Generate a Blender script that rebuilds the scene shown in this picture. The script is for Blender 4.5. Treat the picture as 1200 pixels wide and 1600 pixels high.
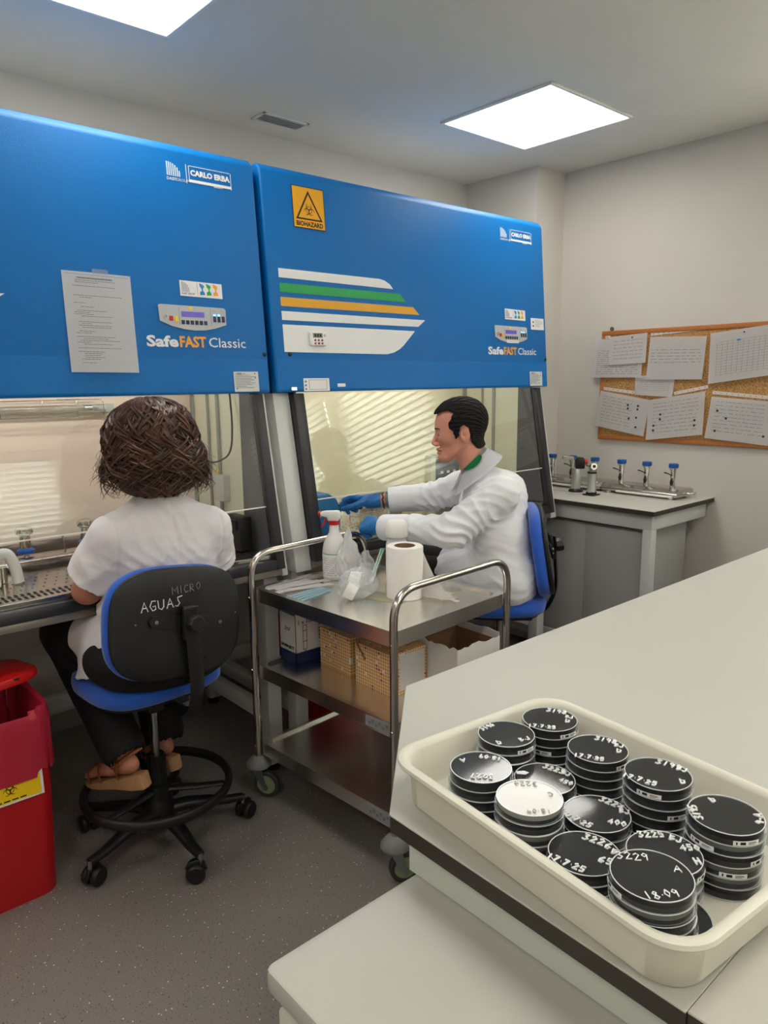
import bpy, bmesh, math, random
import numpy as np
from mathutils import Vector as V, Matrix as MX, Euler

for o in list(bpy.data.objects): bpy.data.objects.remove(o)
SC = bpy.context.scene
COL = SC.collection
R = math.radians
rnd = random.Random(7)

# ------------------------------------------------------------ camera
cam_d = bpy.data.cameras.new('camera'); cam = bpy.data.objects.new('camera', cam_d); COL.objects.link(cam)
cam_d.sensor_fit = 'HORIZONTAL'; cam_d.sensor_width = 36.0
cam_d.lens = 36.0 * 1145.76 / 1200.0
cam_d.clip_start = 0.02; cam_d.clip_end = 60
_y, _p, _r = R(41.3684), R(10.192), R(-0.5758)
_f = V((math.sin(_y)*math.cos(_p), math.cos(_y)*math.cos(_p), -math.sin(_p)))
_rt = V((math.cos(_y), -math.sin(_y), 0)); _up = _rt.cross(_f)
_r2 = _rt*math.cos(_r) + _up*math.sin(_r); _u2 = _r2.cross(_f)
m = MX((( _r2.x, _u2.x, -_f.x, 0), (_r2.y, _u2.y, -_f.y, 0), (_r2.z, _u2.z, -_f.z, 1.52), (0, 0, 0, 1)))
cam.matrix_world = m
SC.camera = cam

# ------------------------------------------------------------ world and exposure
w = bpy.data.worlds.new('daylight'); SC.world = w; w.use_nodes = True
bg = w.node_tree.nodes['Background']; bg.inputs[0].default_value = (1.0, 0.985, 0.96, 1); bg.inputs[1].default_value = 9.0
vs = SC.view_settings
vs.view_transform = 'Standard'; vs.look = 'None'; vs.gamma = 1; vs.use_curve_mapping = False
vs.exposure = 0.72
PANEL_POWER = 6.4      # emission of the ceiling panels
TUBE_POWER = 14.0       # emission of the lamps inside the cabinets

# ------------------------------------------------------------ materials
MATS = {}
def srgb(c):
    if isinstance(c, str): c = tuple(int(c[i:i+2], 16) for i in (0, 2, 4))
    return tuple(((x/255)/12.92 if x/255 <= 0.04045 else ((x/255+0.055)/1.055)**2.4) for x in c) + (1,)
def mat(name, color, rough=0.5, metal=0.0, spec=0.5, bump=0, bscale=200, emis=0, var=0, vscale=30, trans=0, ior=1.45, sss=0, sheen=0, stretch=None, alpha=1, coat=0, thin=0):
    if name in MATS: return MATS[name]
    M = bpy.data.materials.new(name); M.use_nodes = True; nt = M.node_tree
    b = nt.nodes['Principled BSDF']; c = srgb(color)
    b.inputs['Base Color'].default_value = c; b.inputs['Roughness'].default_value = rough
    b.inputs['Metallic'].default_value = metal; b.inputs['Specular IOR Level'].default_value = spec
    b.inputs['IOR'].default_value = ior; b.inputs['Transmission Weight'].default_value = trans
    b.inputs['Coat Weight'].default_value = coat
    if thin: 
        o_ = nt.nodes['Material Output']; t_ = nt.nodes.new('ShaderNodeBsdfTranslucent'); t_.inputs[0].default_value = c; x_ = nt.nodes.new('ShaderNodeMixShader'); x_.inputs[0].default_value = thin
        nt.links.new(b.outputs[0], x_.inputs[1]); nt.links.new(t_.outputs[0], x_.inputs[2]); nt.links.new(x_.outputs[0], o_.inputs[0])
    if sss: b.inputs['Subsurface Weight'].default_value = sss; b.inputs['Subsurface Radius'].default_value = (0.012, 0.005, 0.003); b.inputs['Subsurface Scale'].default_value = 1.0
    if sheen: b.inputs['Sheen Weight'].default_value = sheen
    if alpha < 1: b.inputs['Alpha'].default_value = alpha
    if emis: b.inputs['Emission Color'].default_value = c; b.inputs['Emission Strength'].default_value = emis
    if bump or var:
        tc = nt.nodes.new('ShaderNodeTexCoord'); mp = nt.nodes.new('ShaderNodeMapping')
        nt.links.new(tc.outputs['Object'], mp.inputs[0])
        if stretch: mp.inputs['Scale'].default_value = stretch
        if bump:
            n = nt.nodes.new('ShaderNodeTexNoise'); n.inputs['Scale'].default_value = bscale; n.inputs['Detail'].default_value = 3
            nt.links.new(mp.outputs[0], n.inputs['Vector'])
            bp = nt.nodes.new('ShaderNodeBump'); bp.inputs['Strength'].default_value = bump; bp.inputs['Distance'].default_value = 0.002
            nt.links.new(n.outputs['Fac'], bp.inputs['Height']); nt.links.new(bp.outputs[0], b.inputs['Normal'])
        if var:
            n = nt.nodes.new('ShaderNodeTexNoise'); n.inputs['Scale'].default_value = vscale; n.inputs['Detail'].default_value = 4
            nt.links.new(mp.outputs[0], n.inputs['Vector'])
            cr = nt.nodes.new('ShaderNodeValToRGB'); cr.color_ramp.elements[0].position = 0.3; cr.color_ramp.elements[1].position = 0.7
            cr.color_ramp.elements[0].color = tuple(x*(1-var) for x in c[:3])+(1,); cr.color_ramp.elements[1].color = tuple(min(1, x*(1+var)) for x in c[:3])+(1,)
            nt.links.new(n.outputs['Fac'], cr.inputs[0]); nt.links.new(cr.outputs[0], b.inputs['Base Color'])
    MATS[name] = M; return M
def glassy(name, tint, ior=1.5, rough=0.0, haze=0.0, hazecol='ffffff'):
    """thin clear sheet: transparent with a Fresnel reflection, and a little milky scatter"""
    if name in MATS: return MATS[name]
    M = bpy.data.materials.new(name); M.use_nodes = True; nt = M.node_tree
    nt.nodes.remove(nt.nodes['Principled BSDF']); out = nt.nodes['Material Output']
    t = nt.nodes.new('ShaderNodeBsdfTransparent'); t.inputs[0].default_value = srgb(tint)
    g = nt.nodes.new('ShaderNodeBsdfGlossy'); g.inputs['Roughness'].default_value = rough; g.inputs[0].default_value = (1, 1, 1, 1)
    ge = nt.nodes.new('ShaderNodeNewGeometry'); dt = nt.nodes.new('ShaderNodeVectorMath'); dt.operation = 'DOT_PRODUCT'
    nt.links.new(ge.outputs['Incoming'], dt.inputs[0]); nt.links.new(ge.outputs['Normal'], dt.inputs[1])
    def ma(op, a, c):
        q = nt.nodes.new('ShaderNodeMath'); q.operation = op
        for i, t_ in enumerate((a, c)):
            if isinstance(t_, (int, float)): q.inputs[i].default_value = t_
            else: nt.links.new(t_, q.inputs[i])
        return q.outputs[0]
    r0 = ((ior-1)/(ior+1))**2
    sch = ma('ADD', r0, ma('MULTIPLY', 1-r0, ma('POWER', ma('SUBTRACT', 1.0, ma('ABSOLUTE', dt.outputs['Value'], 0)), 5.0)))
    mx = nt.nodes.new('ShaderNodeMixShader'); nt.links.new(sch, mx.inputs[0])
    base = t.outputs[0]
    if haze:
        d = nt.nodes.new('ShaderNodeBsdfDiffuse'); d.inputs[0].default_value = srgb(hazecol)
        m2 = nt.nodes.new('ShaderNodeMixShader'); m2.inputs[0].default_value = haze
        nt.links.new(t.outputs[0], m2.inputs[1]); nt.links.new(d.outputs[0], m2.inputs[2]); base = m2.outputs[0]
    nt.links.new(base, mx.inputs[1]); nt.links.new(g.outputs[0], mx.inputs[2]); nt.links.new(mx.outputs[0], out.inputs[0])
    MATS[name] = M; return M
def node_mat(name): 
    M = bpy.data.materials.new(name); M.use_nodes = True; MATS[name] = M
    return M, M.node_tree, M.node_tree.nodes['Principled BSDF']

# ------------------------------------------------------------ mesh builder
def frame(o, x, y, z):
    x, y, z = V(x), V(y), V(z)
    return MX(((x.x, y.x, z.x, o[0]), (x.y, y.y, z.y, o[1]), (x.z, y.z, z.z, o[2]), (0, 0, 0, 1)))
def basis(d):
    d = V(d).normalized(); a = V((0, 0, 1)) if abs(d.z) < .9 else V((1, 0, 0))
    x = a.cross(d).normalized(); return x, d.cross(x), d
def T(x=0, y=0, z=0): return MX.Translation((x, y, z))
def RZ(a): return MX.Rotation(R(a), 4, 'Z')
def RX(a): return MX.Rotation(R(a), 4, 'X')
def RY(a): return MX.Rotation(R(a), 4, 'Y')
class B:
    def __init__(s, M=None): s.v = []; s.f = []; s.M = M or MX.Identity(4)
    def add(s, vs, fs, M=None):
        m = s.M @ M if M is not None else s.M; o = len(s.v)
        s.v += [tuple(m @ V(p)) for p in vs]; s.f += [tuple(o+i for i in f) for f in fs]; return s
    def bm_add(s, bm, M=None):
        bm.verts.ensure_lookup_table(); bm.verts.index_update()
        s.add([v.co[:] for v in bm.verts], [[v.index for v in f.verts] for f in bm.faces], M); bm.free(); return s
    def box(s, c, d, bev=0, seg=2, M=None):
        bm = bmesh.new(); bmesh.ops.create_cube(bm, size=1)
        for v in bm.verts: v.co = V((v.co.x*d[0]+c[0], v.co.y*d[1]+c[1], v.co.z*d[2]+c[2]))
        if bev: bmesh.ops.bevel(bm, geom=bm.edges[:], offset=min(bev, min(d)*.49), segments=seg, affect='EDGES', profile=.5)
        return s.bm_add(bm, M)
    def span(s, a, b, bev=0, seg=2, M=None):
        return s.box([(a[i]+b[i])/2 for i in range(3)], [abs(b[i]-a[i]) for i in range(3)], bev, seg, M)
    def prism(s, pts, h, bev=0, M=None, z0=0, seg=2):
        """2D polygon (counter clockwise) extruded along z"""
        bm = bmesh.new(); vb = [bm.verts.new((p[0], p[1], z0)) for p in pts]; f = bm.faces.new(vb)
        if f.normal.z > 0 or True: pass
        r = bmesh.ops.extrude_face_region(bm, geom=[f]); 
        for g in r['geom']:
            if isinstance(g, bmesh.types.BMVert): g.co.z += h
        bmesh.ops.recalc_face_normals(bm, faces=bm.faces[:])
        if bev: bmesh.ops.bevel(bm, geom=bm.edges[:], offset=bev, segments=seg, affect='EDGES', profile=.5)
        return s.bm_add(bm, M)
    def cyl(s, p0, p1, r0, r1=None, n=20, cap=True, M=None):
        r1 = r0 if r1 is None else r1; p0, p1 = V(p0), V(p1); x, y, z = basis(p1-p0); vs = []; fs = []
        for p, r in ((p0, r0), (p1, r1)):
            for i in range(n): a = 2*math.pi*i/n; vs.append(p + x*math.cos(a)*r + y*math.sin(a)*r)
        for i in range(n): j = (i+1) % n; fs.append((i, j, n+j, n+i))
        if cap: fs.append(tuple(range(n))[::-1]); fs.append(tuple(range(n, 2*n)))
        return s.add(vs, fs, M)
    def lathe(s, prof, n=32, M=None, close=False, sx=1, sy=1):
        """prof: (r, z) list, revolved about z"""
        vs = []; fs = []; k = len(prof)
        for i in range(n):
            a = 2*math.pi*i/n
            for r, z in prof: vs.append((r*math.cos(a)*sx, r*math.sin(a)*sy, z))
        for i in range(n):
            j = (i+1) % n
            for q in range(k-1 if not close else k):
                q2 = (q+1) % k
                fs.append((i*k+q, j*k+q, j*k+q2, i*k+q2))
        bm = bmesh.new(); bv = [bm.verts.new(p) for p in vs]
        for f in fs:
            try: bm.faces.new([bv[i] for i in f])
            except ValueError: pass
        bmesh.ops.remove_doubles(bm, verts=bm.verts[:], dist=1e-6)
        bmesh.ops.dissolve_degenerate(bm, edges=bm.edges[:], dist=1e-7)
        bmesh.ops.recalc_face_normals(bm, faces=bm.faces[:])
        return s.bm_add(bm, M)
    def tube(s, path, r, n=10, cap=True, closed=False, M=None, flat=None):
        P = [V(p) for p in path]; k = len(P); rr = r if isinstance(r, (list, tuple)) else [r]*k
        vs = []; fs = []; up = None
        for i in range(k):
            t = (P[(i+1) % k]-P[i-1]) if closed or 0 < i < k-1 else (P[1]-P[0] if i == 0 else P[-1]-P[-2])
            t = t.normalized() if t.length > 1e-9 else V((0, 0, 1))
            if up is None: x, y, _ = basis(t)
            else:
                x = up - t*up.dot(t); x = x.normalized() if x.length > 1e-6 else basis(t)[0]; y = t.cross(x)
            up = x
            for j in range(n):
                a = 2*math.pi*j/n; q = (flat or 1)
                vs.append(P[i] + x*math.cos(a)*rr[i] + y*math.sin(a)*rr[i]*q)
        for i in range(k if closed else k-1):
            i2 = (i+1) % k
            for j in range(n): j2 = (j+1) % n; fs.append((i*n+j, i*n+j2, i2*n+j2, i2*n+j))
        if cap and not closed: fs.append(tuple(range(n))[::-1]); fs.append(tuple(range((k-1)*n, k*n)))
        return s.add(vs, fs, M)
    def sphere(s, c, r, n=16, M=None):
        bm = bmesh.new(); bmesh.ops.create_uvsphere(bm, u_segments=n, v_segments=max(6, n//2), radius=1)
        rr = r if isinstance(r, (list, tuple)) else (r, r, r)
        for v in bm.verts: v.co = V((v.co.x*rr[0]+c[0], v.co.y*rr[1]+c[1], v.co.z*rr[2]+c[2]))
        return s.bm_add(bm, M)
    def sheet(s, fn, nu, nv, th=0.0, M=None):
        """parametric sheet fn(u,v)->point, given a thickness along z of its own normal"""
        bm = bmesh.new(); g = [[bm.verts.new(fn(i/nu, j/nv)) for j in range(nv+1)] for i in range(nu+1)]
        for i in range(nu):
            for j in range(nv): bm.faces.new((g[i][j], g[i+1][j], g[i+1][j+1], g[i][j+1]))
        if th: 
            bmesh.ops.solidify(bm, geom=bm.faces[:], thickness=th)
        return s.bm_add(bm, M)
    def text(s, txt, size, M=None, depth=0.0003, align='LEFT', bold=0, shear=0, sx=1.0, space=1.0, fit=0):
        c = bpy.data.curves.new('t', 'FONT'); c.body = txt; c.size = size; c.align_x = align; c.align_y = 'CENTER'
        c.extrude = depth; c.offset = bold; c.shear = shear; c.resolution_u = 2; c.space_character = space
        o = bpy.data.objects.new('t', c); me = o.to_mesh()
        vs = [(v.co.x*sx, v.co.y, v.co.z) for v in me.vertices]; fs = [tuple(p.vertices) for p in me.polygons]
        if fit and vs:
            a0 = min(v[0] for v in vs); a1 = max(v[0] for v in vs); vs = [((v[0]-a0)*fit/(a1-a0), v[1], v[2]) for v in vs]
        o.to_mesh_clear(); bpy.data.objects.remove(o); bpy.data.curves.remove(c)
        return s.add(vs, fs, M)
def fillet(pts, r, n=6):
    """round the corners of an open 3D polyline"""
    P = [V(p) for p in pts]; out = [P[0]]
    for i in range(1, len(P)-1):
        a, b, c = P[i-1], P[i], P[i+1]; u = (a-b); w_ = (c-b); q = min(r, u.length*.49, w_.length*.49)
        p0 = b+u.normalized()*q; p1 = b+w_.normalized()*q
        for k in range(n+1):
            t = k/n; out.append(p0*(1-t)**2 + b*2*t*(1-t) + p1*t*t)
    out.append(P[-1]); return out
def rrect(w_, h, r, n=5, cx=0, cy=0):
    """rounded rectangle, counter clockwise"""
    o = []
    for k, (sx, sy) in enumerate(((1, 1), (-1, 1), (-1, -1), (1, -1))):
        for i in range(n+1):
            a = math.pi/2*(k + i/n); o.append((cx+sx*(w_/2-r)+r*math.cos(a), cy+sy*(h/2-r)+r*math.sin(a)))
    return o

def setp(o, label=None, cat=None, group=None, kind=None):
    if label: o['label'] = label
    if cat: o['category'] = cat
    if group: o['group'] = group
    if kind: o['kind'] = kind
    return o
def mk(name, b, m, parent=None, smooth=None, label=None):
    """link the builder's geometry as one mesh object. World coordinates unless the parent was made first"""
    me = bpy.data.meshes.new(name); me.from_pydata(b.v, [], b.f); me.validate()
    ms = m if isinstance(m, (list, tuple)) else [m]
    for q in ms: me.materials.append(q)
    if smooth is not None:
        me.polygons.foreach_set('use_smooth', [True]*len(me.polygons))
        if smooth < 179:
            try: me.set_sharp_from_angle(angle=R(smooth))
            except Exception: pass
    o = bpy.data.objects.new(name, me); COL.objects.link(o)
    if parent is not None: o.parent = parent
    if label: o['label'] = label
    return o
def thing(name, label, cat, loc=(0, 0, 0), rz=0, group=None):
    o = bpy.data.objects.new(name, None); o.empty_display_size = .05; COL.objects.link(o)
    o.location = loc; o.rotation_euler = (0, 0, R(rz)); return setp(o, label, cat, group)
def struct(name, b, m, smooth=None): return setp(mk(name, b, m, None, smooth), kind='structure')
def dup(root, loc=None, rz=None, label=None, group=None, drop=()):
    r = root.copy(); COL.objects.link(r)
    if loc is not None: r.location = loc
    if rz is not None: r.rotation_euler = (0, 0, R(rz))
    if label: r['label'] = label
    if group: r['group'] = group
    for ch in [c for c in bpy.data.objects if c.parent == root]:
        c = ch.copy(); COL.objects.link(c); c.parent = r
        for g in [q for q in bpy.data.objects if q.parent == ch]:
            d = g.copy(); COL.objects.link(d); d.parent = c
    return r
class L:
    """things built in world coordinates: builder matrix brings them into the root's frame"""
    @staticmethod
    def at(loc, rz=0): return (MX.Translation(loc) @ RZ(rz)).inverted()
# ============================================================ THE ROOM
def wallmat(name, col):
    return mat(name, col, rough=.85, bump=.15, bscale=350, var=.015, vscale=3)
m_wall = wallmat('wall_paint', 'd0ccc5'); m_ceil = wallmat('ceiling_paint', 'dedbd3')
M, nt, b = node_mat('speckled_vinyl')
tc = nt.nodes.new('ShaderNodeTexCoord')
def ramp(src, stops):
    r = nt.nodes.new('ShaderNodeValToRGB'); cr = r.color_ramp
    while len(cr.elements) < len(stops): cr.elements.new(.5)
    for e, (p, c) in zip(cr.elements, stops): e.position = p; e.color = c
    nt.links.new(src, r.inputs[0]); return r.outputs[0]
base = None
n1 = nt.nodes.new('ShaderNodeTexNoise'); n1.inputs['Scale'].default_value = 420; n1.inputs['Detail'].default_value = 3
nt.links.new(tc.outputs['Object'], n1.inputs['Vector'])
base = ramp(n1.outputs['Fac'], [(.35, srgb('706a66')), (.65, srgb('8b8580'))])
def speck(prev, scale, thr, keep, c):
    v = nt.nodes.new('ShaderNodeTexVoronoi'); v.inputs['Scale'].default_value = scale
    nt.links.new(tc.outputs['Object'], v.inputs['Vector'])
    lt = nt.nodes.new('ShaderNodeMath'); lt.operation = 'LESS_THAN'; lt.inputs[1].default_value = thr
    nt.links.new(v.outputs['Distance'], lt.inputs[0])
    sp = nt.nodes.new('ShaderNodeSeparateColor'); nt.links.new(v.outputs['Color'], sp.inputs[0])
    l2 = nt.nodes.new('ShaderNodeMath'); l2.operation = 'LESS_THAN'; l2.inputs[1].default_value = keep
    nt.links.new(sp.outputs[0], l2.inputs[0])
    mu = nt.nodes.new('ShaderNodeMath'); mu.operation = 'MULTIPLY'; nt.links.new(lt.outputs[0], mu.inputs[0]); nt.links.new(l2.outputs[0], mu.inputs[1])
    mx = nt.nodes.new('ShaderNodeMix'); mx.data_type = 'RGBA'
    nt.links.new(mu.outputs[0], mx.inputs[0]); nt.links.new(prev, mx.inputs[6]); mx.inputs[7].default_value = srgb(c)
    return mx.outputs[2]
base = speck(base, 120, .20, .5, '4c4846')
base = speck(base, 70, .13, .35, 'e9e2d6')
base = speck(base, 58, .12, .10, 'c08a4a')
base = speck(base, 64, .12, .14, '2a2624')
nt.links.new(base, b.inputs['Base Color']); b.inputs['Roughness'].default_value = .42
m_floor = M
m_white_metal = mat('white_painted_steel', 'd7d8d6', rough=.35)
m_white_plastic = mat('white_plastic', 'e6e6e2', rough=.35)

XL, XR, YF, YB, ZC = -1.9, 3.83, -2.6, 3.25, 2.70
struct('floor', B().span((XL-.1, YF-.1, -.1), (XR+.1, YB+.1, 0)), m_floor)
struct('ceiling', B().span((XL-.1, YF-.1, ZC), (XR+.1, YB+.1, ZC+.1)), m_ceil)
struct('wall_back', B().span((XL-.1, YB, 0), (XR+.1, YB+.1, ZC)), m_wall)
struct('wall_left', B().span((XL-.1, YF, 0), (XL, YB, ZC)), m_wall)
# right wall with a window opening behind the camera's right shoulder
wy0, wym0, wym1, wy1, wz0, wz1 = -1.45, -.25, -.02, 1.05, 1.35, 2.40
b = B(); b.span((XR, YF, 0), (XR+.1, wy0, ZC)); b.span((XR, wy1, 0), (XR+.1, YB, ZC)); b.span((XR, wym0, wz0), (XR+.1, wym1, wz1)); b.span((XR, wy0, 0), (XR+.1, wy1, wz0)); b.span((XR, wy0, wz1), (XR+.1, wy1, ZC))
struct('wall_right', b, m_wall)
fx0, fx1, fz0, fz1 = .5, 2.30, 1.85, 2.62
b = B(); b.span((XL, YF-.1, 0), (fx0, YF, ZC)); b.span((fx1, YF-.1, 0), (XR, YF, ZC)); b.span((fx0, YF-.1, 0), (fx1, YF, fz0)); b.span((fx0, YF-.1, fz1), (fx1, YF, ZC))
struct('wall_front', b, m_wall)
struct('wall_corner', B().span((3.57, 2.715, 0), (XR, YB, ZC)), m_wall)
m_base = mat('grey_skirting', '8f8d8a', rough=.5)
struct('baseboard_back', B().span((XL, YB-.012, 0), (3.57, YB, .08)), m_base)
struct('baseboard_right', B().span((XR-.012, YF, 0), (XR, 2.715, .08)), m_base)
m_pane = glassy('window_glass', 'fcfefd')
def window(name, plane, a0, a1, z0, z1, wallpos, mull):
    b = B(); t = .05
    def bar(p, q):
        if plane == 'y': b.span((p[0], wallpos-.07, p[1]), (q[0], wallpos-.03, q[1]))
        else: b.span((wallpos+.03, p[0], p[1]), (wallpos+.07, q[0], q[1]))
    bar((a0, z0), (a0+t, z1)); bar((a1-t, z0), (a1, z1)); bar((a0, z0), (a1, z0+t)); bar((a0, z1-t), (a1, z1))
    for k in range(1, mull): c = a0+(a1-a0)*k/mull; bar((c-t, z0), (c+t, z1))
    o = struct(name, b, m_white_metal)
    g = B()
    if plane == 'y': g.span((a0, wallpos-.053, z0), (a1, wallpos-.047, z1))
    else: g.span((wallpos+.047, a0, z0), (wallpos+.053, a1, z1))
    mk('pane', g, m_pane, o)
window('window_1', 'y', fx0, fx1, fz0, fz1, YF, 2)
window('window_2', 'x', wy0, wym0, wz0, wz1, XR, 1)
window('window_3', 'x', wym1, wy1, wz0, wz1, XR, 1)
m_slat = mat('blind_slat', 'f2f2ee', rough=.6, thin=.65)
def blind(plane, a0, a1, z0, z1, pos, label):
    r = thing('venetian_blind', label, 'window blind', ((a0+a1)/2, pos, z0) if plane == 'y' else (pos, (a0+a1)/2, z0))
    Li = L.at(r.location); b = B(Li); n = int((z1-z0)/.058)
    for k in range(n):
        z = z0+.06+(z1-z0-.08)*k/n
        if plane == 'y': b.box((0, 0, 0), (a1-a0-.006, .075, .0015), M=T((a0+a1)/2, pos, z) @ RX(72))
        else: b.box((0, 0, 0), (.075, a1-a0-.006, .0015), M=T(pos, (a0+a1)/2, z) @ RY(72))
    mk('slats', b, m_slat, r); e = B(Li)
    for k in range(n):  # opaque strips added so the blind reflects with dark lines between slats
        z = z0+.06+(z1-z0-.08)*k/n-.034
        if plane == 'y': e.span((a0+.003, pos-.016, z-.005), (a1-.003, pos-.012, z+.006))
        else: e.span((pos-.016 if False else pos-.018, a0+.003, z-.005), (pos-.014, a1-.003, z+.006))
    mk('added_line_strips', e, mat('added_strip_grey', '8b8a86', rough=.7), r)
    h = B(Li)
    if plane == 'y': h.span((a0, pos-.03, z1-.05), (a1, pos+.03, z1-.005))
    else: h.span((pos-.03, a0, z1-.05), (pos+.03, a1, z1-.005))
    mk('head_rail', h, m_white_metal, r)
blind('y', fx0-.04, fx1+.04, fz0, fz1, YF+.05, 'white horizontal slat blind on the wall behind the viewer')
blind('x', wy0-.04, wym0+.04, wz0, wz1, XR-.05, 'white horizontal slat blind on the right wall, farther from the corkboard')
blind('x', wym1-.04, wy1+.04, wz0, wz1, XR-.05, 'white horizontal slat blind on the right wall, nearer the corkboard')

# ceiling panels and vent
m_lightframe = mat('lamp_frame', 'e2e2de', rough=.4); m_diff = mat('lamp_diffuser', 'fffaef', rough=.5, emis=PANEL_POWER)
def panel(x, y, label, group=None):
    t = thing('ceiling_light', label, 'ceiling light', (x, y, ZC), group=group)
    b = B(); a = .3125; i = .2975
    for (p, q) in (((-a, -a), (a, -i)), ((-a, i), (a, a)), ((-a, -i), (-i, i)), ((i, -i), (a, i))): b.span((p[0], p[1], -.010), (q[0], q[1], .0), .002)
    mk('frame', b, m_lightframe, t); mk('diffuser', B().span((-i, -i, -.007), (i, i, -.001)), m_diff, t); return t
c = panel(2.955, 2.265, 'lit square ceiling panel above the right cabinet and corkboard wall')
dup(c, (.985, 2.265, ZC), label='lit square ceiling panel above the left cabinet, cut by the top of the photo')
for (x, y, wh) in ((-.985, 2.265, 'in the far left corner of the room'), (2.955, .1, 'over the long white bench beside the window wall'), (.985, .1, 'directly over the viewer'), (-.985, .1, 'to the left of the viewer'),
                   (2.955, -1.9, 'behind the viewer on the right'), (.985, -1.9, 'behind the viewer in the middle'), (-.985, -1.9, 'behind the viewer on the left')):
    dup(c, (x, y, ZC), label='lit square ceiling panel '+wh)
t = thing('air_vent', 'small white slatted vent in the ceiling above the back wall', 'ceiling vent', (2.062, 3.036, ZC))
b = B(); a, c_ = .123, .055
for (p, q) in (((-a, -c_), (a, -c_+.012)), ((-a, c_-.012), (a, c_)), ((-a, -c_), (-a+.012, c_)), ((a-.012, -c_), (a, c_))): b.span((p[0], p[1], -.008), (q[0], q[1], 0), .001)
mk('frame', b, m_white_metal, t)
b = B()
for k in range(5): b.box((0, 0, 0), (.225, .02, .0015), M=T(0, -.034+.017*k, -.006) @ RX(30))
mk('slats', b, m_white_metal, t)
mk('duct_shade', B().span((-.112, -.045, -.0015), (.112, .045, -.0005)), mat('vent_shadow_grey', '8d8d8a', rough=.8), t)  # flat sheet under the ceiling, the vent's inner shade put into its grey
# ============================================================ SAFETY CABINETS
def paint(name, c):
    return mat(name, c, rough=.38, spec=.3, bump=.5, bscale=420)
m_blue = paint('blue_textured_paint', '006cb8')
m_white = mat('decal_white', 'e4e4e6', rough=.4); m_green = mat('decal_green', '12a050', rough=.4); m_yel = mat('decal_amber', 'e0a416', rough=.4)
m_black = mat('black_plastic', '1a1a1c', rough=.4); m_sashframe = mat('charcoal_frame', '2b2c31', rough=.35)
m_glass = glassy('clear_glass', 'fcfefb')
m_steel = mat('brushed_steel', 'b9b4ab', rough=.28, metal=1, bump=.25, bscale=60, stretch=(1, 14, 14))
m_steel_d = mat('stainless_plain', 'c4c0b8', rough=.22, metal=1)
m_chrome = mat('chrome', 'd8d6d0', rough=.12, metal=1)
m_hole = mat('dark_opening', '141414', rough=.9)
m_paper = mat('white_paper', 'f3f2f3', rough=.8, bump=.1, bscale=300)
m_ink = mat('printed_grey', '77777a', rough=.8); m_ink2 = mat('printed_black', '222224', rough=.8)
m_orange = mat('decal_orange', 'f0a030', rough=.4)
m_lilac = mat('display_lilac', '5a50a8', rough=.3, emis=.25); m_pgrey = mat('panel_grey', 'b4b6bc', rough=.35)
m_navy = mat('key_navy', '1c2440', rough=.4); m_red = mat('signal_red', 'c02020', rough=.4); m_yellow = mat('signal_yellow', 'f0c810', rough=.45)
m_decalgrey = mat('decal_pale', 'c8dcec', rough=.45); m_led = mat('lit_key', '70c8ff', rough=.4, emis=1.2)
m_tube = mat('lit_lamp_tube', 'fff2e0', emis=TUBE_POWER)
HN = (V((0, -.065, 0)), )
HT = V((0, -.065, .798)); 
HT = V((0, .065, .798)).normalized(); HNm = V((1, 0, 0)).cross(HT)   # outward, towards -y
def HF(u, v, off=0.0):
    """frame on the hood face in cabinet coordinates"""
    o = V((u, 2.335, 1.478)) + HT*v + HNm*off
    return frame(o, (1, 0, 0), HT, HNm)
# biohazard symbol from rings, in its own plane
def biohazard(b, M, s, z0=0, h=.0004, col=None):
    def ring(cx, cy, r0, r1, a0, a1, n=14):
        vs = []; fs = []
        for i in range(n+1):
            a = a0+(a1-a0)*i/n; tp = 1
            vs += [(cx+r0*math.cos(a), cy+r0*math.sin(a), z0+h), (cx+r1*math.cos(a), cy+r1*math.sin(a), z0+h)]
        for i in range(n): fs.append((2*i, 2*i+2, 2*i+3, 2*i+1)[::-1])
        b.add(vs, fs, M)
    for k in range(3):
        a = math.pi/2 + k*2*math.pi/3; cx, cy = .42*s*math.cos(a), .42*s*math.sin(a); r = .40*s
        n = 26; vs = []; fs = []
        for i in range(n+1):      # crescent horns: ring open outwards, thicker towards the middle
            th = a+math.pi - R(152) + R(304)*i/n; wd = .13*s*(.35+.65*math.cos((i/n-.5)*math.pi))
            vs += [(cx+(r-wd*.7)*math.cos(th), cy+(r-wd*.7)*math.sin(th), z0+h), (cx+(r+wd*.3)*math.cos(th), cy+(r+wd*.3)*math.sin(th), z0+h)]
        for i in range(n): fs.append((2*i, 2*i+2, 2*i+3, 2*i+1)[::-1])
        b.add(vs, fs, M)
    ring(0, 0, .40*s, .47*s, R(38), R(142)); ring(0, 0, .40*s, .47*s, R(158), R(262)); ring(0, 0, .40*s, .47*s, R(278), R(382))
def textlines(b, M, w_, h, rows, seed=0, th=.0012, z=.0004, fill=(.4, 1), indent=.0, gapp=.15):
    r = random.Random(seed)
    for k in range(rows):
        if r.random() < gapp: continue
        y = h/2 - h*(k+.5)/rows; x = -w_/2 + (indent*w_*r.choice((0, 1, 2))); e = x + (w_/2-x)*r.uniform(*fill)*1.0
        e = min(w_/2, e + (w_*.3 if r.random() < .3 else 0))
        while x < e:
            q = min(e, x+r.uniform(.03, .09)*max(w_, .05)*.8); vs = [(x, y-th/2, z), (q, y-th/2, z), (q, y+th/2, z), (x, y+th/2, z)]
            b.add(vs, [(0, 1, 2, 3)], M); x = q + w_*.012

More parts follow.
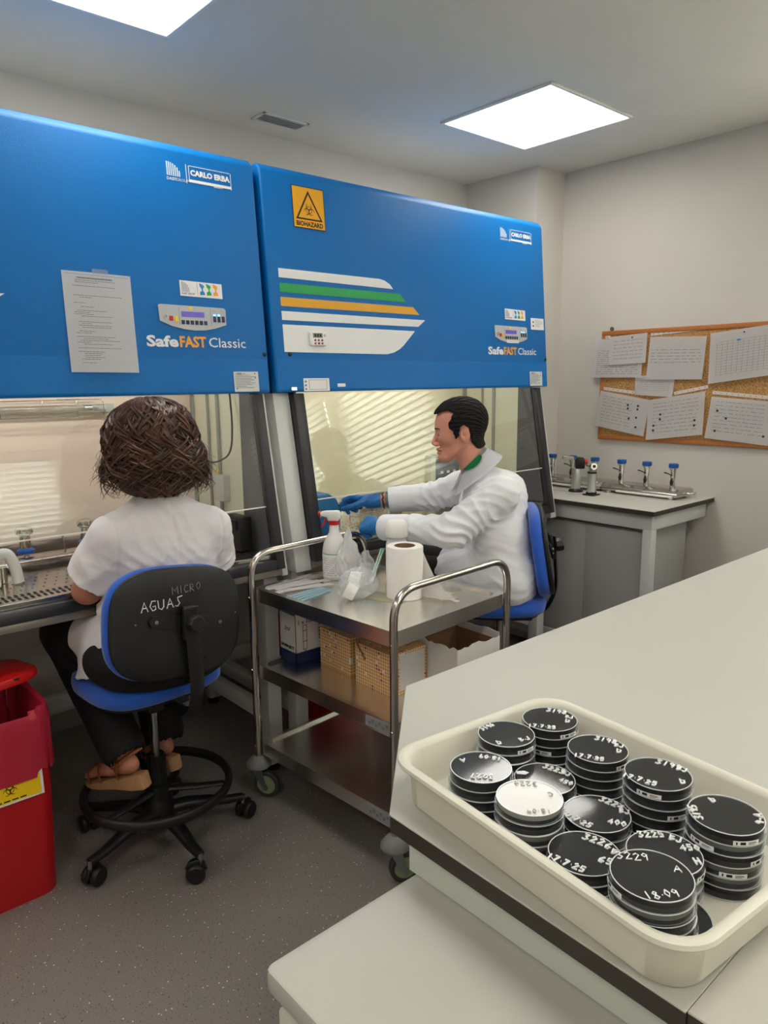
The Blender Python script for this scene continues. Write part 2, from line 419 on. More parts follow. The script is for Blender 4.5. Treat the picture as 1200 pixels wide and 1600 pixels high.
def cabinet(hx, side, label, inner):
    root = thing('biosafety_cabinet', label, 'safety cabinet', (hx+.835, 2.85, 0))
    O = T(-.835, -2.85, 0); NB = lambda: B(O)
    # hood: front slab with chamfered top and soft edges
    prof = [(2.335, 1.478), (2.40, 2.276), (2.425, 2.300), (2.74, 2.300), (2.74, 1.60), (2.40, 1.60), (2.375, 1.478)]
    M = frame((0, 0, 0), (0, 1, 0), (0, 0, 1), (1, 0, 0))
    b = NB(); b.prism([(p[0], p[1]) for p in prof], 1.67, bev=.009, M=M, seg=3)
    hood = mk('hood', b, m_blue, root, 35)
    # faint crease low on the hood, drawn as a shallow lap
    b = NB(); b.box((0, 0, 0), (1.655, .112, .0016), bev=.0007, M=HF(.835, .066, .0004)); mk('lower_lip', b, m_blue, hood)
    # body behind the hood, side posts
    x0, x1 = (.078, 1.612) if side == 'r' else (.04, 1.637)
    def slope(z): return 2.254 + (z-.87)*.1797     # sash plane
    b = NB()
    b.span((.03, 2.745, 1.60), (1.64, 3.20, 2.25), .006)
    for (a, c) in ((.005, x0), (x1, 1.665)):
        pr = [(slope(.80)+.012, .80), (slope(1.476)+.012, 1.476), (3.15, 1.476), (3.15, .80)]
        b.prism([(p[0], p[1]) for p in pr], c-a, bev=.003, M=T(a, 0, 0) @ M)
    b.span((.01, 2.30, .795), (1.66, 3.18, .835), .004)
    mk('housing', b, m_white_metal, root, 35)
    # interior panels
    c_in = ('e2cfc0' if side == 'l' else 'ddd3b4')
    m_in = mat('interior_'+side, c_in, rough=.38, spec=.4); m_ins = mat('interior_side_'+side, 'd6d4bc', rough=.3)
    ix0, ix1 = x0+.04, x1-.03
    b = NB(); b.span((ix0, 2.86, .87), (ix1, 2.875, 1.70)); mk('back_panel', b, m_in, root)
    b = NB(); b.span((ix0, 2.40, 1.62), (ix1, 2.86, 1.635)); b.span((ix0, 2.405, 1.55), (ix1, 2.42, 1.62)); mk('interior_roof', b, m_in, root)
    for (q, s) in ((ix0, -1), (ix1, 1)):
        b = NB(); pr = [(2.46, .89), (2.46, 1.62), (2.86, 1.62), (2.86, .89)]
        b.prism([(p[0], p[1]) for p in pr], .01, M=T(q-(.01 if s < 0 else 0), 0, 0) @ M); 
        sp = mk('side_panel', b, m_ins, root)
        b = NB(); xx = q-s*.006
        for yy, wd in ((2.83, .022), (2.70, .010), (2.62, .016)): b.box((xx, yy, 1.25), (.008, wd, .72))
        mk('panel_joint', b, mat('joint_grey', '8f9084', rough=.5), sp)
        b = NB(); pr = [(slope(.86)+.02, .86), (slope(1.6)+.02, 1.60), (2.46, 1.60), (2.46, .86)]
        b.prism([(p[0], p[1]) for p in pr], .01, M=T(q-(.01 if s < 0 else 0), 0, 0) @ M); mk('sash_track', b, mat('track_grey', '55565a', rough=.4), root)
    b = NB(); b.cyl((ix0+.1, 2.50, 1.585), (ix1-.1, 2.50, 1.585), .013, n=12); lt = mk('lamp_tube', b, m_tube, root, 60)
    b = NB(); b.box((ix0+.08, 2.50, 1.59), (.05, .03, .05)); b.box((ix1-.08, 2.50, 1.59), (.05, .03, .05)); mk('lamp_holder', b, m_white_plastic, lt)
    # work surface with real perforation pattern: slots near the front, holes behind
    b = NB(); b.span((x0-.01, 2.30, .878), (x1+.01, 2.86, .888)); b.span((x0, slope(.89)+.0, .872), (x1, 2.32, .8905), .002)
    ws = mk('work_surface', b, m_steel_d, root)
    b = NB(); n = 84
    for k in range(n):
        x = x0+.03+(x1-x0-.06)*(k+.5)/n
        for yy in (2.295, 2.331): b.add([(x-.0045, yy-.014, .8911), (x+.0045, yy-.014, .8911), (x+.0045, yy+.014, .8911), (x-.0045, yy+.014, .8911)], [(0, 1, 2, 3)])
    for j in range(9):
        for k in range(44):
            x = x0+.05+(x1-x0-.1)*(k+.5*(j % 2))/44; y = 2.40+.045*j; r = .0035
            b.add([(x+r*math.cos(i*math.pi/3), y+r*math.sin(i*math.pi/3), .8884) for i in range(6)], [tuple(range(6))])
    b2 = B(O); 
    setp(mk('perforations', b, m_hole, ws), kind='stuff')
    b = NB(); b.span((ix0, 2.845, .888), (ix1, 2.859, .945), .002); mk('upstand', b, m_steel_d, ws)
    # black U shaped sash frame following the slope
    b = NB()
    def slab(xa, xb, za, zb, dy=.022, bev=.003):
        pr = [(slope(za)-dy, za), (slope(za)+.010, za), (slope(zb)+.010, zb), (slope(zb)-dy, zb)]
        b.prism([(p[0], p[1]) for p in pr], xb-xa, bev=bev, M=T(xa, 0, 0) @ M)
    slab(x0, x0+.048, .836, 1.474); slab(x1-.036, x1, .836, 1.474); slab(x0+.048, x1-.036, .836, .872)
    mk('sash_frame', b, m_sashframe, root, 35)
    b = NB(); slab(x0+.0, x1, .806, .834, dy=-.006); mk('front_apron', b, mat('taupe_steel', '9a938a', rough=.35, metal=.6), root, 35)
    b = NB(); pr = [(slope(1.066)-.003, 1.066), (slope(1.066)+.003, 1.066), (slope(1.60)+.003, 1.60), (slope(1.60)-.003, 1.60)]
    b.prism([(p[0], p[1]) for p in pr], x1-x0-.088, M=T(x0+.05, 0, 0) @ M); g = mk('sash_glass', b, m_glass, root)
    b = NB(); b.prism([(slope(1.064)-.0035, 1.063), (slope(1.064)+.0035, 1.063), (slope(1.066)+.0035, 1.0665), (slope(1.066)-.0035, 1.0665)], x1-x0-.088, M=T(x0+.05, 0, 0) @ M)
    mk('glass_edge', b, mat('ground_edge', 'e2e6dc', rough=.3), g)
    # stand: legs, rails
    for (lx, ly) in ((.045, 2.33), (1.615, 2.33), (.045, 3.05), (1.615, 3.05)):
        b = NB(); b.span((lx-.03, ly-.03, .03), (lx+.03, ly+.03, .795), .004); lg = mk('leg', b, m_white_metal, root, 35)
        b = NB(); b.lathe([(0, 0), (.026, 0), (.026, .012), (.012, .018), (.012, .04), (0, .04)], 16, M=T(lx, ly, 0)); mk('foot', b, m_black, lg, 40)
    for lx in (.045, 1.615):
        b = NB(); b.span((lx-.02, 2.36, .19), (lx+.02, 3.02, .25), .004); mk('side_rail', b, m_white_metal, root, 35); b = NB(); b.span((lx-.02, 2.36, .735), (lx+.02, 3.02, .795), .004); mk('side_rail', b, m_white_metal, root, 35)
    b = NB(); b.span((.075, 3.03, .19), (1.585, 3.07, .25), .004); mk('cross_rail', b, m_white_metal, root, 35)
    # ---- graphics on the hood face, thin films
    def film(name, pts, z, m_, h=.0005, par=hood, lab=None):
        b = NB(); b.prism(pts, h, M=HF(0, 0, z)); return mk(name, b, m_, par, label=lab)
    Z = .0012
    st = [(m_white, [(.047, .422), (.617, .419), (.598, .438), (.572, .450), (.545, .455), (.047, .455)]),
          (m_green, [(.047, .369), (.686, .369), (.656, .402), (.047, .402)]),
          (m_yel, [(.047, .318), (.763, .320), (.727, .351), (.047, .351)]),
          (m_white, [(.047, .267), (.751, .269), (.796, .299), (.047, .300)]),
          (m_white, [(.047, .150), (.560, .149), (.600, .157), (.635, .172), (.657, .187), (.730, .250), (.047, .251)])]
    for mm, pts in st: film('stripe', pts, Z, mm)
    # maker's mark, top right: letter D of fine bars, frame and words
    b = NB(); M0 = HF(1.333, .698, Z)
    for k in range(7):
        a = k/6*.043; hgt = .044*math.sqrt(max(0.02, 1-((a-.0)/.048)**2)); b.box((a+.004, .018+hgt*.5, 0), (.0042, hgt, .0006), M=M0)
    b.text('DASIT', .013, M=M0 @ T(0, .008, 0), bold=.0003); b.text('GROUP', .013, M=M0 @ T(.034, .008, 0))
    mk('maker_mark', b, m_decalgrey, hood)
    b = NB(); M1 = HF(1.405, .700, Z); b.box((0, .03, 0), (.002, .062, .0006), M=M1)
    b.box((.088, .058, 0), (.152, .002, .0006), M=M1); b.box((.088, .010, 0), (.160, .009, .0006), M=M1); b.box((.010, .036, 0), (.002, .044, .0006), M=M1); b.box((.168, .030, 0), (.002, .056, .0006), M=M1)
    b.text('CARLO ERBA', .0245, M=M1 @ T(.015, .036, 0), bold=.0011, sx=1.02)
    b.text('REAGENTS', .007, M=M1 @ T(.10, .0035, 0), bold=.0001)
    mk('maker_lettering', b, m_white, hood)
    # film sticker with D and three coloured marks
    s = film('group_sticker', [(1.343, .329), (1.501, .327), (1.501, .377), (1.343, .380)], Z, m_white)
    b = NB(); M2 = HF(1.347, .333, Z+.0006)
    for k in range(6): a = k/5*.024; hgt = .034*math.sqrt(max(.03, 1-(a/.027)**2)); b.box((a+.004, .009+hgt/2, 0), (.002, hgt, .0003), M=M2)
    b.text('DASIT GROUP', .0075, M=M2 @ T(.001, .004, 0), bold=.0002); b.box((.060, .022, 0), (.0012, .042, .0003), M=M2)
    mk('sticker_print', b, mat('print_slate', '5b6a86', rough=.5), s)
    for q, mm in enumerate((mat('mark_blue', '1280c8', rough=.4), m_green, m_orange)):
        b = NB(); M3 = HF(1.425+q*.0255, .333, Z+.0006)
        b.prism([(-.009, .002), (.010, .004), (.007, .014), (.003, .016), (.003, .024), (.008, .030), (.006, .036), (-.010, .042), (-.008, .030), (-.002, .024), (-.002, .016), (-.009, .013)], .0003, M=M3)
        mk('sticker_mark', b, mm, s)
    # control panel
    pts = [(1.258, .293), (1.260, .243), (1.300, .227), (1.345, .218), (1.385, .215), (1.425, .217), (1.465, .225), (1.505, .238), (1.506, .290), (1.498, .295), (1.265, .297)]
    cp = film('control_panel', pts, Z, m_pgrey, .004)
    zz = Z+.0042
    b = NB()
    b.box((1.38, .268, 0), (.085, .018, .0006), M=HF(0, 0, zz)); mk('display', b, m_lilac, cp)
    b = NB()
    for k in range(6): b.box((1.342+.0166*k, .241, 0), (.0125, .014, .002), bev=.001, M=HF(0, 0, zz))
    for k in range(3): b.box((1.461+.0165*k, .256, 0), (.011, .020, .003), bev=.001, M=HF(0, 0, zz))
    mk('keys', b, m_navy, cp)
    b = NB()
    for k in range(2): b.box((1.461+.0165*k, .269, 0), (.009, .006, .0035), M=HF(0, 0, zz))
    mk('lit_lamps', b, m_led, cp)
    b = NB(); b.box((1.300, .252, 0), (.013, .016, .004), bev=.001, M=HF(0, 0, zz)); mk('red_switch', b, m_red, cp)
    b = NB(); b.box((1.318, .250, 0), (.013, .017, .004), bev=.001, M=HF(0, 0, zz)); b.lathe([(0, .0005), (.007, .0005), (.007, 0), (0, 0)], 14, M=HF(1.373, .289, zz)); mk('yellow_switch', b, m_yellow, cp)
    b = NB(); b.lathe([(.006, 0), (.0075, 0), (.0075, .003), (.006, .003)], 16, M=HF(1.280, .256, zz), close=True); mk('key_lock', b, m_steel_d, cp, 60)
    b = NB()
    for (a, c) in ((1.33, .001), (1.447, .001)): b.box((a, .262, 0), (.0012, .058, .0003), M=HF(0, 0, zz))
    b.box((1.46, .283, 0), (.012, .0012, .0003), M=HF(0, 0, zz)); mk('panel_lines', b, m_ink, cp)
    b = NB(); M4 = HF(1.208, .175, Z)
    b.text('Safe', .049, M=M4, bold=.0017, fit=.112); mk('name_lettering', b, m_white, hood)
    b = NB(); b.text('FAST', .049, M=M4 @ T(.117, 0, 0), bold=.0017, fit=.098); mk('name_lettering', b, m_orange, hood, label='orange lettering reading FAST')
    b = NB(); b.text('Classic', .047, M=M4 @ T(.225, 0, 0), bold=.0002, fit=.145); mk('name_lettering', b, m_white, hood)
    # rating plate
    rp = film('rating_plate', [(1.518, .006), (1.619, .006), (1.619, .077), (1.518, .077)], Z+.001, mat('plate_silver', 'd2d3d4', rough=.35))
    b = NB(); textlines(b, HF(1.568, .045, Z+.0015), .09, .055, 10, seed=3, th=.0022)
    for (x, y) in ((1.535, .070), (1.541, .070), (1.547, .070), (1.605, .070), (1.606, .055), (1.528, .017)): b.box((x, y, 0), (.004, .006, .0004), M=HF(0, 0, Z+.0016))
    mk('plate_print', b, m_ink, rp)
    for (u, v) in ((.071, .141), (1.655, .139)) if side == 'r' else ((.02, .139), (1.655, .139)):
        b = NB(); b.lathe([(0, .005), (.006, .0045), (.008, .002), (.008, 0), (0, 0)], 14, M=HF(u, v, 0)); mk('hood_screw', b, m_black, hood, 50)
    return root, NB, hood, Z
cabL, NBL, hoodL, Z = cabinet(-.164, 'l', 'blue hooded safety cabinet where the woman works, cut off by the left edge', .0)
cabR, NBR, hoodR, Z = cabinet(1.532, 'r', 'blue hooded safety cabinet with BIOHAZARD sign and coloured stripes in full view', .0)
# extras on the right hood
def film(NB, hood, name, pts, z, m_, h=.0005, lab=None):
    b = NB(); b.prism(pts, h, M=HF(0, 0, z)); return mk(name, b, m_, hood, label=lab)
m_sign = mat('sign_amber', 'eaa808', rough=.45)
bs = film(NBR, hoodR, 'biohazard_sign', [(.132, .612), (.281, .612), (.281, .765), (.132, .765)], Z, m_black, .001)
film(NBR, bs, 'sign_face', [(.135, .615), (.278, .615), (.278, .762), (.135, .762)], Z+.001, m_sign, .0005)
b = NBR(); c0 = V((.2065, .705))
tri = [(-.062, -.056), (.062, -.056), (0, .052)]; ti = [(-.051, -.050), (.051, -.050), (0, .038)]
for i in range(3):
    j = (i+1) % 3; b.add([(tri[i][0], tri[i][1], 0), (tri[j][0], tri[j][1], 0), (ti[j][0], ti[j][1], 0), (ti[i][0], ti[i][1], 0)], [(0, 1, 2, 3)], HF(.2065, .700, Z+.0018))
biohazard(b, HF(.2065, .681, Z+.0014), .030)
b.text('BIOHAZARD', .0235, M=HF(.2065, .628, Z+.0016), align='CENTER', bold=.0008, sx=.93)
mk('sign_print', b, mat('sign_brown_black', '2a0f06', rough=.5), bs)
p1 = film(NBR, hoodR, 'warning_plate', [(.122, .003), (.245, .003), (.245, .052), (.122, .052)], Z+.001, m_white)
b = NBR(); M_ = HF(.19, .0275, Z+.0016)
for (x, y, w_, h) in ((0, .018, .085, .0015), (0, -.018, .085, .0015), (-.042, 0, .0015, .037), (.042, 0, .0015, .037), (-.058, .012, .008, .007), (-.058, -.002, .008, .007), (-.058, -.016, .008, .007)): b.box((x, y, 0), (w_, h, .0003), M=M_)
mk('plate_print', b, m_ink, p1)
film(NBR, hoodR, 'small_label', [(.286, .018), (.325, .018), (.325, .031), (.286, .031)], Z+.001, m_white)
film(NBR, hoodR, 'corner_catch', [(.062, .007), (.087, .007), (.087, .019), (.062, .019)], Z+.001, m_steel_d, .004)
q = film(NBR, hoodR, 'pictogram_label', [(1.544, .287), (1.650, .287), (1.650, .344), (1.544, .344)], Z, m_white)
b = NBR(); textlines(b, HF(1.608, .318, Z+.0006), .06, .036, 6, seed=5); b.box((1.563, .324, 0), (.008, .010, .0003), M=HF(0, 0, Z+.0007)); b.lathe([(0, .0004), (.005, .0004), (.005, 0), (0, 0)], 12, M=HF(1.563, .305, Z+.0005)); mk('label_print', b, m_ink2, q)
q = film(NBR, hoodR, 'reader_label', [(1.345, .2155), (1.435, .2155), (1.435, .229), (1.345, .229)], Z+.0045, m_white)
b = NBR(); textlines(b, HF(1.39, .2222, Z+.0052), .08, .006, 1, seed=9, gapp=0, fill=(1, 1)); mk('label_print', b, m_ink, q)
# plastic screen-clip above the notice on the left hood
# ---- loose things hanging on the hoods
def HFW(hx, u, v, off): return T(hx, 0, 0) @ HF(u, v, off)
def rooted(name, label, cat, Mw, group=None):
    o = thing(name, label, cat, Mw.to_translation(), group=group); return o, B(MX.Translation(Mw.to_translation()).inverted() @ Mw)
Mw = HFW(-.164, 1.065, .226, .004) @ RZ(-.6)
o, b = rooted('notice_sheet', 'printed A4 instruction sheet hung on the blue hood above the woman', 'paper', Mw)
b.sheet(lambda u, v: (-.1065+.213*u, -.152+.304*v, .002*math.sin(u*3)+.004*(1-v)**2), 8, 8, .0006); mk('sheet', b, m_paper, o, 60)
o2 = B(MX.Translation(Mw.to_translation()).inverted() @ Mw)
textlines(o2, T(.0, .004, .0055), .16, .26, 46, seed=11, th=.0013, fill=(.2, .85), indent=.06, gapp=.25)
o2.box((-.01, .134, .004), (.11, .002, .0003)); o2.box((.0, .144, .004), (.20, .0006, .0003)); mk('print', o2, m_ink, o)
cl = B(MX.Translation(Mw.to_translation()).inverted() @ Mw); cl.prism(rrect(.05, .014, .005, cx=.01, cy=.157), .001, M=T(0, 0, .002)); mk('hanging_tab', cl, glassy('clear_plastic', 'eef4f8', haze=.12), o)
Mw = HFW(1.532, .2005, .201, .003) @ RZ(1)
o, b = rooted('timer', 'small white digital timer with coloured buttons stuck on the white stripe', 'timer', Mw)
b.prism(rrect(.074, .052, .006), .014, bev=.002, M=T(0, 0, 0)); mk('case', b, m_white_plastic, o, 40)
i0 = MX.Translation(Mw.to_translation()).inverted() @ Mw
b = B(i0); b.box((-.006, .012, .0145), (.044, .017, .002)); mk('lcd', b, mat('lcd_grey', '6f756c', rough=.3), o)
b = B(i0); 
for k in range(3): b.box((-.018+.012*k, .012, .0157), (.007, .010, .0003))
mk('digits', b, m_ink2, o)
for k in range(6):
    b = B(i0); b.cyl((-.020+.0165*(k % 3), -.006-.012*(k//3), .013), (-.020+.0165*(k % 3), -.006-.012*(k//3), .0165), .0042, n=12)
    mk('button', b, m_red if k % 2 else mat('button_blue', '27407e', rough=.4), o, 50, label='red button' if k % 2 else 'blue button')
b = B(i0); b.box((.028, .012, .0145), (.010, .010, .002)); mk('button', b, m_pgrey, o, label='grey side button')
# ============================================================ BENCHES, CABINETS
m_lam = mat('cream_laminate', 'c0bfb7', rough=.42, bump=.12, bscale=500, var=.01, vscale=2)
m_edge = mat('dark_laminate_edge', '37322a', rough=.5)
m_lam2 = mat('pale_grey_laminate', 'cfd6cd', rough=.4)
m_frame = mat('light_grey_frame', 'c2c4c2', rough=.4)
m_door = mat('grey_cabinet_steel', 'a2a2a0', rough=.5)
# ---- near bench (peninsula) in two worktops
bench = thing('lab_bench', 'large cream topped bench in the foreground carrying the tray of dishes', 'lab bench', (2.2, .62, 0))
Li = L.at((2.2, .62, 0)); NBB = lambda: B(Li)
poly = [(.615, .267), (3.80, .267), (3.80, 1.003), (.938, 1.003), (.622, .700)]
b = NBB(); b.prism(poly, .0255, M=T(0, 0, .8945)); 
core = mk('worktop_core', b, m_edge, bench)
b = NBB(); b.prism([(.614, .267), (3.80, .267), (3.80, 1.004), (.9375, 1.004), (.621, .7005)], .003, M=T(0, 0, .9185), bev=.0008, seg=1); mk('worktop', b, m_lam, bench)
b = NBB()
b.span((.645, .27, .832), (.665, .685, .8945)); b.span((.96, .962, .832), (3.78, .98, .8945))
b.prism([(.645, .685), (.665, .672), (.975, .965), (.96, .980)], .0625, M=T(0, 0, .832))
mk('apron', b, m_lam2, bench)
for (x, y) in ((1.02, .92), (3.74, .92), (3.74, .32), (2.3, .92)):
    b = NBB(); b.span((x-.03, y-.03, 0), (x+.03, y+.03, .8945), .004); mk('leg', b, m_frame, bench, 35)
bench2 = thing('lab_bench', 'cream bench top adjoining the near bench, only its corner showing at the bottom right', 'lab bench', (2.2, -.1, 0))
Li2 = L.at((2.2, -.1, 0))
b = B(Li2); b.span((.617, -.46, .8945), (3.80, .2664, .9185)); mk('worktop_core', b, m_edge, bench2)
b = B(Li2); b.span((.616, -.46, .9185), (3.80, .2665, .9215), .0008, 1); mk('worktop', b, m_lam, bench2)
b = B(Li2); b.span((.648, -.44, .832), (.665, .262, .8945)); mk('apron', b, m_lam2, bench2)
for (x, y) in ((3.74, -.40), (2.3, -.40)):
    b = B(Li2); b.span((x-.03, y-.03, 0), (x+.03, y+.03, .8945), .004); mk('leg', b, m_frame, bench2, 35)
# ---- low cabinet under the near bench
ped = thing('drawer_unit', 'low cream drawer unit pushed under the near bench, bottom centre', 'cabinet', (.72, .30, 0))
Lp = L.at((.72, .30, 0)); b = B(Lp); b.prism(rrect(.62, .74, .012, 3, cx=.705, cy=.306), .030, bev=.005, M=T(0, 0, .800)); mk('top', b, m_lam, ped, 35)
b = B(Lp); b.span((.417, -.05, .06), (1.0, .66, .800), .003); mk('carcass', b, m_frame, ped, 35)
m_face = mat('drawer_face', 'd4d6cc', rough=.42)
for k, (z0, z1) in enumerate(((.62, .785), (.44, .612), (.07, .432))):
    b = B(Lp); b.span((.400, -.045, z0), (.4165, .655, z1), .004); d = mk('drawer_front', b, m_face, ped, 35)
    b = B(Lp); b.tube(fillet([(.399, .22, z1-.05), (.372, .22, z1-.05), (.372, .38, z1-.05), (.399, .38, z1-.05)], .01), .004, 8); mk('handle', b, m_steel_d, d, 50)
# ---- bench against the right wall
rb = thing('lab_bench', 'pale bench with grey steel frame along the right wall, below the corkboard', 'lab bench', (3.51, 2.2, 0))
Lr = L.at((3.51, 2.2, 0)); NR = lambda: B(Lr)
b = NR(); b.span((3.205, 1.71, .872), (3.825, 2.712, .893)); mk('worktop_core', b, m_edge, rb)
b = NR(); b.span((3.204, 1.709, .893), (3.825, 2.712, .897), .0008, 1); mk('worktop', b, m_lam, rb)
b = NR(); b.span((3.235, 1.735, .795), (3.262, 2.71, .868), .002); b.span((3.262, 1.735, .795), (3.79, 1.762, .868), .002); mk('frame_rail', b, m_frame, rb, 35)
b = NR(); 
for y, x in ((1.757, 3.257), (2.66, 3.257), (2.66, 3.77)):
    b = NR(); b.span((x-.024, y-.024, 0), (x+.024, y+.024, .796), .003); mk('leg', b, m_frame, rb, 35)
b = NR(); b.span((3.24, 1.78, .10), (3.262, 2.64, .16), .002); mk('foot_rail', b, m_frame, rb, 35)
uc = thing('steel_cupboard', 'grey steel sliding-door cupboard under the bench on the right wall', 'cabinet', (3.5, 2.28, 0))
Lu = L.at((3.5, 2.28, 0)); b = B(Lu); b.span((3.285, 1.80, .04), (3.72, 2.70, .780), .003); mk('carcass', b, m_door, uc, 35)
b = B(Lu); b.span((3.268, 1.79, .10), (3.283, 2.12, .772), .002); dd = mk('sliding_door', b, m_door, uc, 35)
b = B(Lu); b.lathe([(0, .006), (.008, .005), (.009, 0), (0, 0)], 14, M=frame((3.268, 1.815, .43), (0, -1, 0), (0, 0, 1), (-1, 0, 0))); mk('keyhole', b, m_chrome, dd, 50)
b = B(Lu); b.span((3.274, 2.10, .10), (3.2845, 2.69, .772), .002); mk('sliding_door', b, m_door, uc, 35)
# pipe and cable against the right wall, under the bench end
tb = B(); tb.tube([(3.80, 2.3, .28), (3.80, 2.0, .22), (3.79, 1.80, .18), (3.76, 1.62, .15), (3.74, 1.45, .135)], .006, 8)
o = mk('cable', tb, m_frame, None, 60); setp(o, 'grey cable sagging along the wall beyond the end of the right bench', 'cable')

# ---- corkboard
m_wood = mat('orange_wood', 'b5703a', rough=.5, var=.12, vscale=30, stretch=(1, 1, 6))
M, nt, bb = node_mat('cork'); tc = nt.nodes.new('ShaderNodeTexCoord'); n = nt.nodes.new('ShaderNodeTexNoise'); n.inputs['Scale'].default_value = 160; n.inputs['Detail'].default_value = 4
nt.links.new(tc.outputs['Object'], n.inputs['Vector']); nt.links.new(ramp(n.outputs['Fac'], [(.35, srgb('8a6237')), (.55, srgb('bf9058')), (.7, srgb('cda36c'))]), bb.inputs['Base Color']); bb.inputs['Roughness'].default_value = .9
m_cork = M
BX = 3.83
def BF(y, z, off): return frame((BX-off, y, z), (0, -1, 0), (0, 0, 1), (-1, 0, 0))   # x to the viewer's right
cb = thing('corkboard', 'wood framed cork noticeboard covered in papers on the right wall', 'noticeboard', (BX, 1.96, 1.475))
Lc = L.at((BX, 1.96, 1.475)); bw, bh = .97, .615
yc, zc = 1.93, 1.4755
b = B(Lc); b.box((0, 0, 0), (bw-.04, bh-.04, .012), M=BF(yc, zc, .008)); mk('cork', b, m_cork, cb)
b = B(Lc)
for (x, y, w_, h) in ((0, bh/2-.012, bw, .024), (0, -bh/2+.012, bw, .024), (-bw/2+.012, 0, .024, bh-.048), (bw/2-.012, 0, .024, bh-.048)): b.box((x, y, 0), (w_, h, .02), .004, M=BF(yc, zc, .011))
mk('frame', b, m_wood, cb, 35)
b = B(Lc); b.lathe([(.006, 0), (.011, 0), (.011, .003), (.006, .003)], 18, close=True, M=BF(yc+.43, zc+bh/2+.012, .004)); mk('hanger', b, mat('dark_brass', '6d6556', rough=.4, metal=1), cb, 50)
m_pin = mat('pin_dark', '2a2a2c', rough=.3)
m_strip = mat('strip_plastic', 'd9cfc6', rough=.5); m_printr = mat('print_red', 'b86a6a', rough=.8); m_printd = mat('print_dots', '3c3c3e', rough=.8)
def paper(label, pts, off, dots=None, lines=None, red=False, table=False, seed=0, tag_=None, name='paper_sheet'):
    """pts: corners as (y, z) on the wall, top-left first and clockwise as seen"""
    c = V((sum(p[0] for p in pts)/4, sum(p[1] for p in pts)/4)); o = thing(name, label, 'paper', (BX-off, c.x, c.y)); Lo = L.at(o.location)
    def P(u, v, k=0.0):       # u right, v down
        a = V(pts[0]).lerp(V(pts[1]), u); d = V(pts[3]).lerp(V(pts[2]), u); q = a.lerp(d, v)
        return (BX-off-.005*v*v-.002*math.sin(u*4+seed)*v-k, q.x, q.y)
    b = B(Lo); b.sheet(lambda u, v: P(u, 1-v), 8, 8, .0005); mk('sheet', b, m_paper, o, 60)
    b = B(Lo); r = random.Random(seed)
    def mark(u0, v0, u1, v1): b.add([P(u0, v1, .0012), P(u1, v1, .0012), P(u1, v0, .0012), P(u0, v0, .0012)], [(0, 1, 2, 3)])
    if lines:
        (u0, u1, v0, v1, n) = lines
        for k in range(n):
            v = v0+(v1-v0)*k/n; u = u0
            while u < u1:
                e = min(u1, u+r.uniform(.02, .12)); mark(u, v, e, v+.010)
                u = e+r.uniform(.012, .05)
    if table:
        (u0, u1, v0, v1, nx, ny) = table
        for k in range(nx+1): u = u0+(u1-u0)*k/nx; mark(u, v0, u+.0035, v1)
        for k in range(ny+1): v = v0+(v1-v0)*k/ny; mark(u0, v, u1, v+.004)
    if b.v: mk('print', b, m_printr if red else mat('print_light', 'a3a3a6', rough=.8), o)
    if dots:
        b = B(Lo)
        for (u, v) in dots:
            c_ = V(P(u, v, .0015)); k = 10; rr = .0065; b.add([(c_.x, c_.y+rr*math.cos(2*math.pi*i/k), c_.z+rr*math.sin(2*math.pi*i/k)) for i in range(k)], [tuple(range(k))])
        mk('printed_dots', b, m_printd, o)
    return o, P, Lo
def pin(P, Lo, o, u, v, m_=None):
    c = V(P(u, v, 0)); b = B(Lo); b.sphere((c.x-.004, c.y, c.z), .0042, 10); mk('pin', b, m_ or m_pin, o, 60)
o, P, Lo = paper('text sheet at the top left of the corkboard, hanging past its frame', [(2.455, 1.742), (2.151, 1.727), (2.151, 1.520), (2.462, 1.523)], .026, lines=(.08, .92, .30, .95, 12), seed=1)
o, P, Lo = paper('small sheet with red writing pinned over the top left paper', [(2.355, 1.748), (2.124, 1.761), (2.124, 1.600), (2.350, 1.592)], .034, lines=(.12, .9, .18, .92, 6), red=True, seed=2); pin(P, Lo, o, .62, .10)
o, P, Lo = paper('sheet with a faint grey table, top middle of the corkboard', [(2.108, 1.737), (1.796, 1.726), (1.805, 1.508), (2.120, 1.508)], .028, lines=(.05, .95, .30, .66, 5), seed=3)
o, P, Lo = paper('landscape grid sheet with a blue mark, top right of the corkboard', [(1.777, 1.738), (1.470, 1.768), (1.470, 1.525), (1.772, 1.484)], .030, table=(.12, .97, .20, .85, 10, 12), seed=4); pin(P, Lo, o, .55, .07)
b = B(Lo); b.add([P(.44, .22, .002), P(.50, .22, .002), P(.50, .19, .002), P(.44, .19, .002)], [(0, 1, 2, 3)]); mk('blue_mark', b, mat('marker_blue', '2b86c4', rough=.6), o)
o, P, Lo = paper('half hidden sheet between the two rows of papers', [(2.193, 1.530), (1.958, 1.530), (1.967, 1.415), (2.187, 1.425)], .020, lines=(.15, .9, .25, .8, 6), seed=5)
o, P, Lo = paper('tilted diagram sheet with dots down its right side, bottom left of the corkboard', [(2.403, 1.448), (2.094, 1.398), (2.118, 1.196), (2.430, 1.245)], .026, lines=(.08, .7, .12, .9, 9), dots=[(.80, .22), (.80, .31), (.80, .54), (.82, .80), (.60, .25), (.61, .34), (.66, .60)], seed=6)
o, P, Lo = paper('diagram sheet tilted up to the right, bottom middle of the corkboard', [(2.100, 1.397), (1.784, 1.447), (1.784, 1.222), (2.100, 1.178)], .030, lines=(.1, .9, .12, .92, 9), dots=[(.24, .40), (.24, .52), (.13, .66), (.13, .78), (.85, .64), (.85, .76)], seed=7)
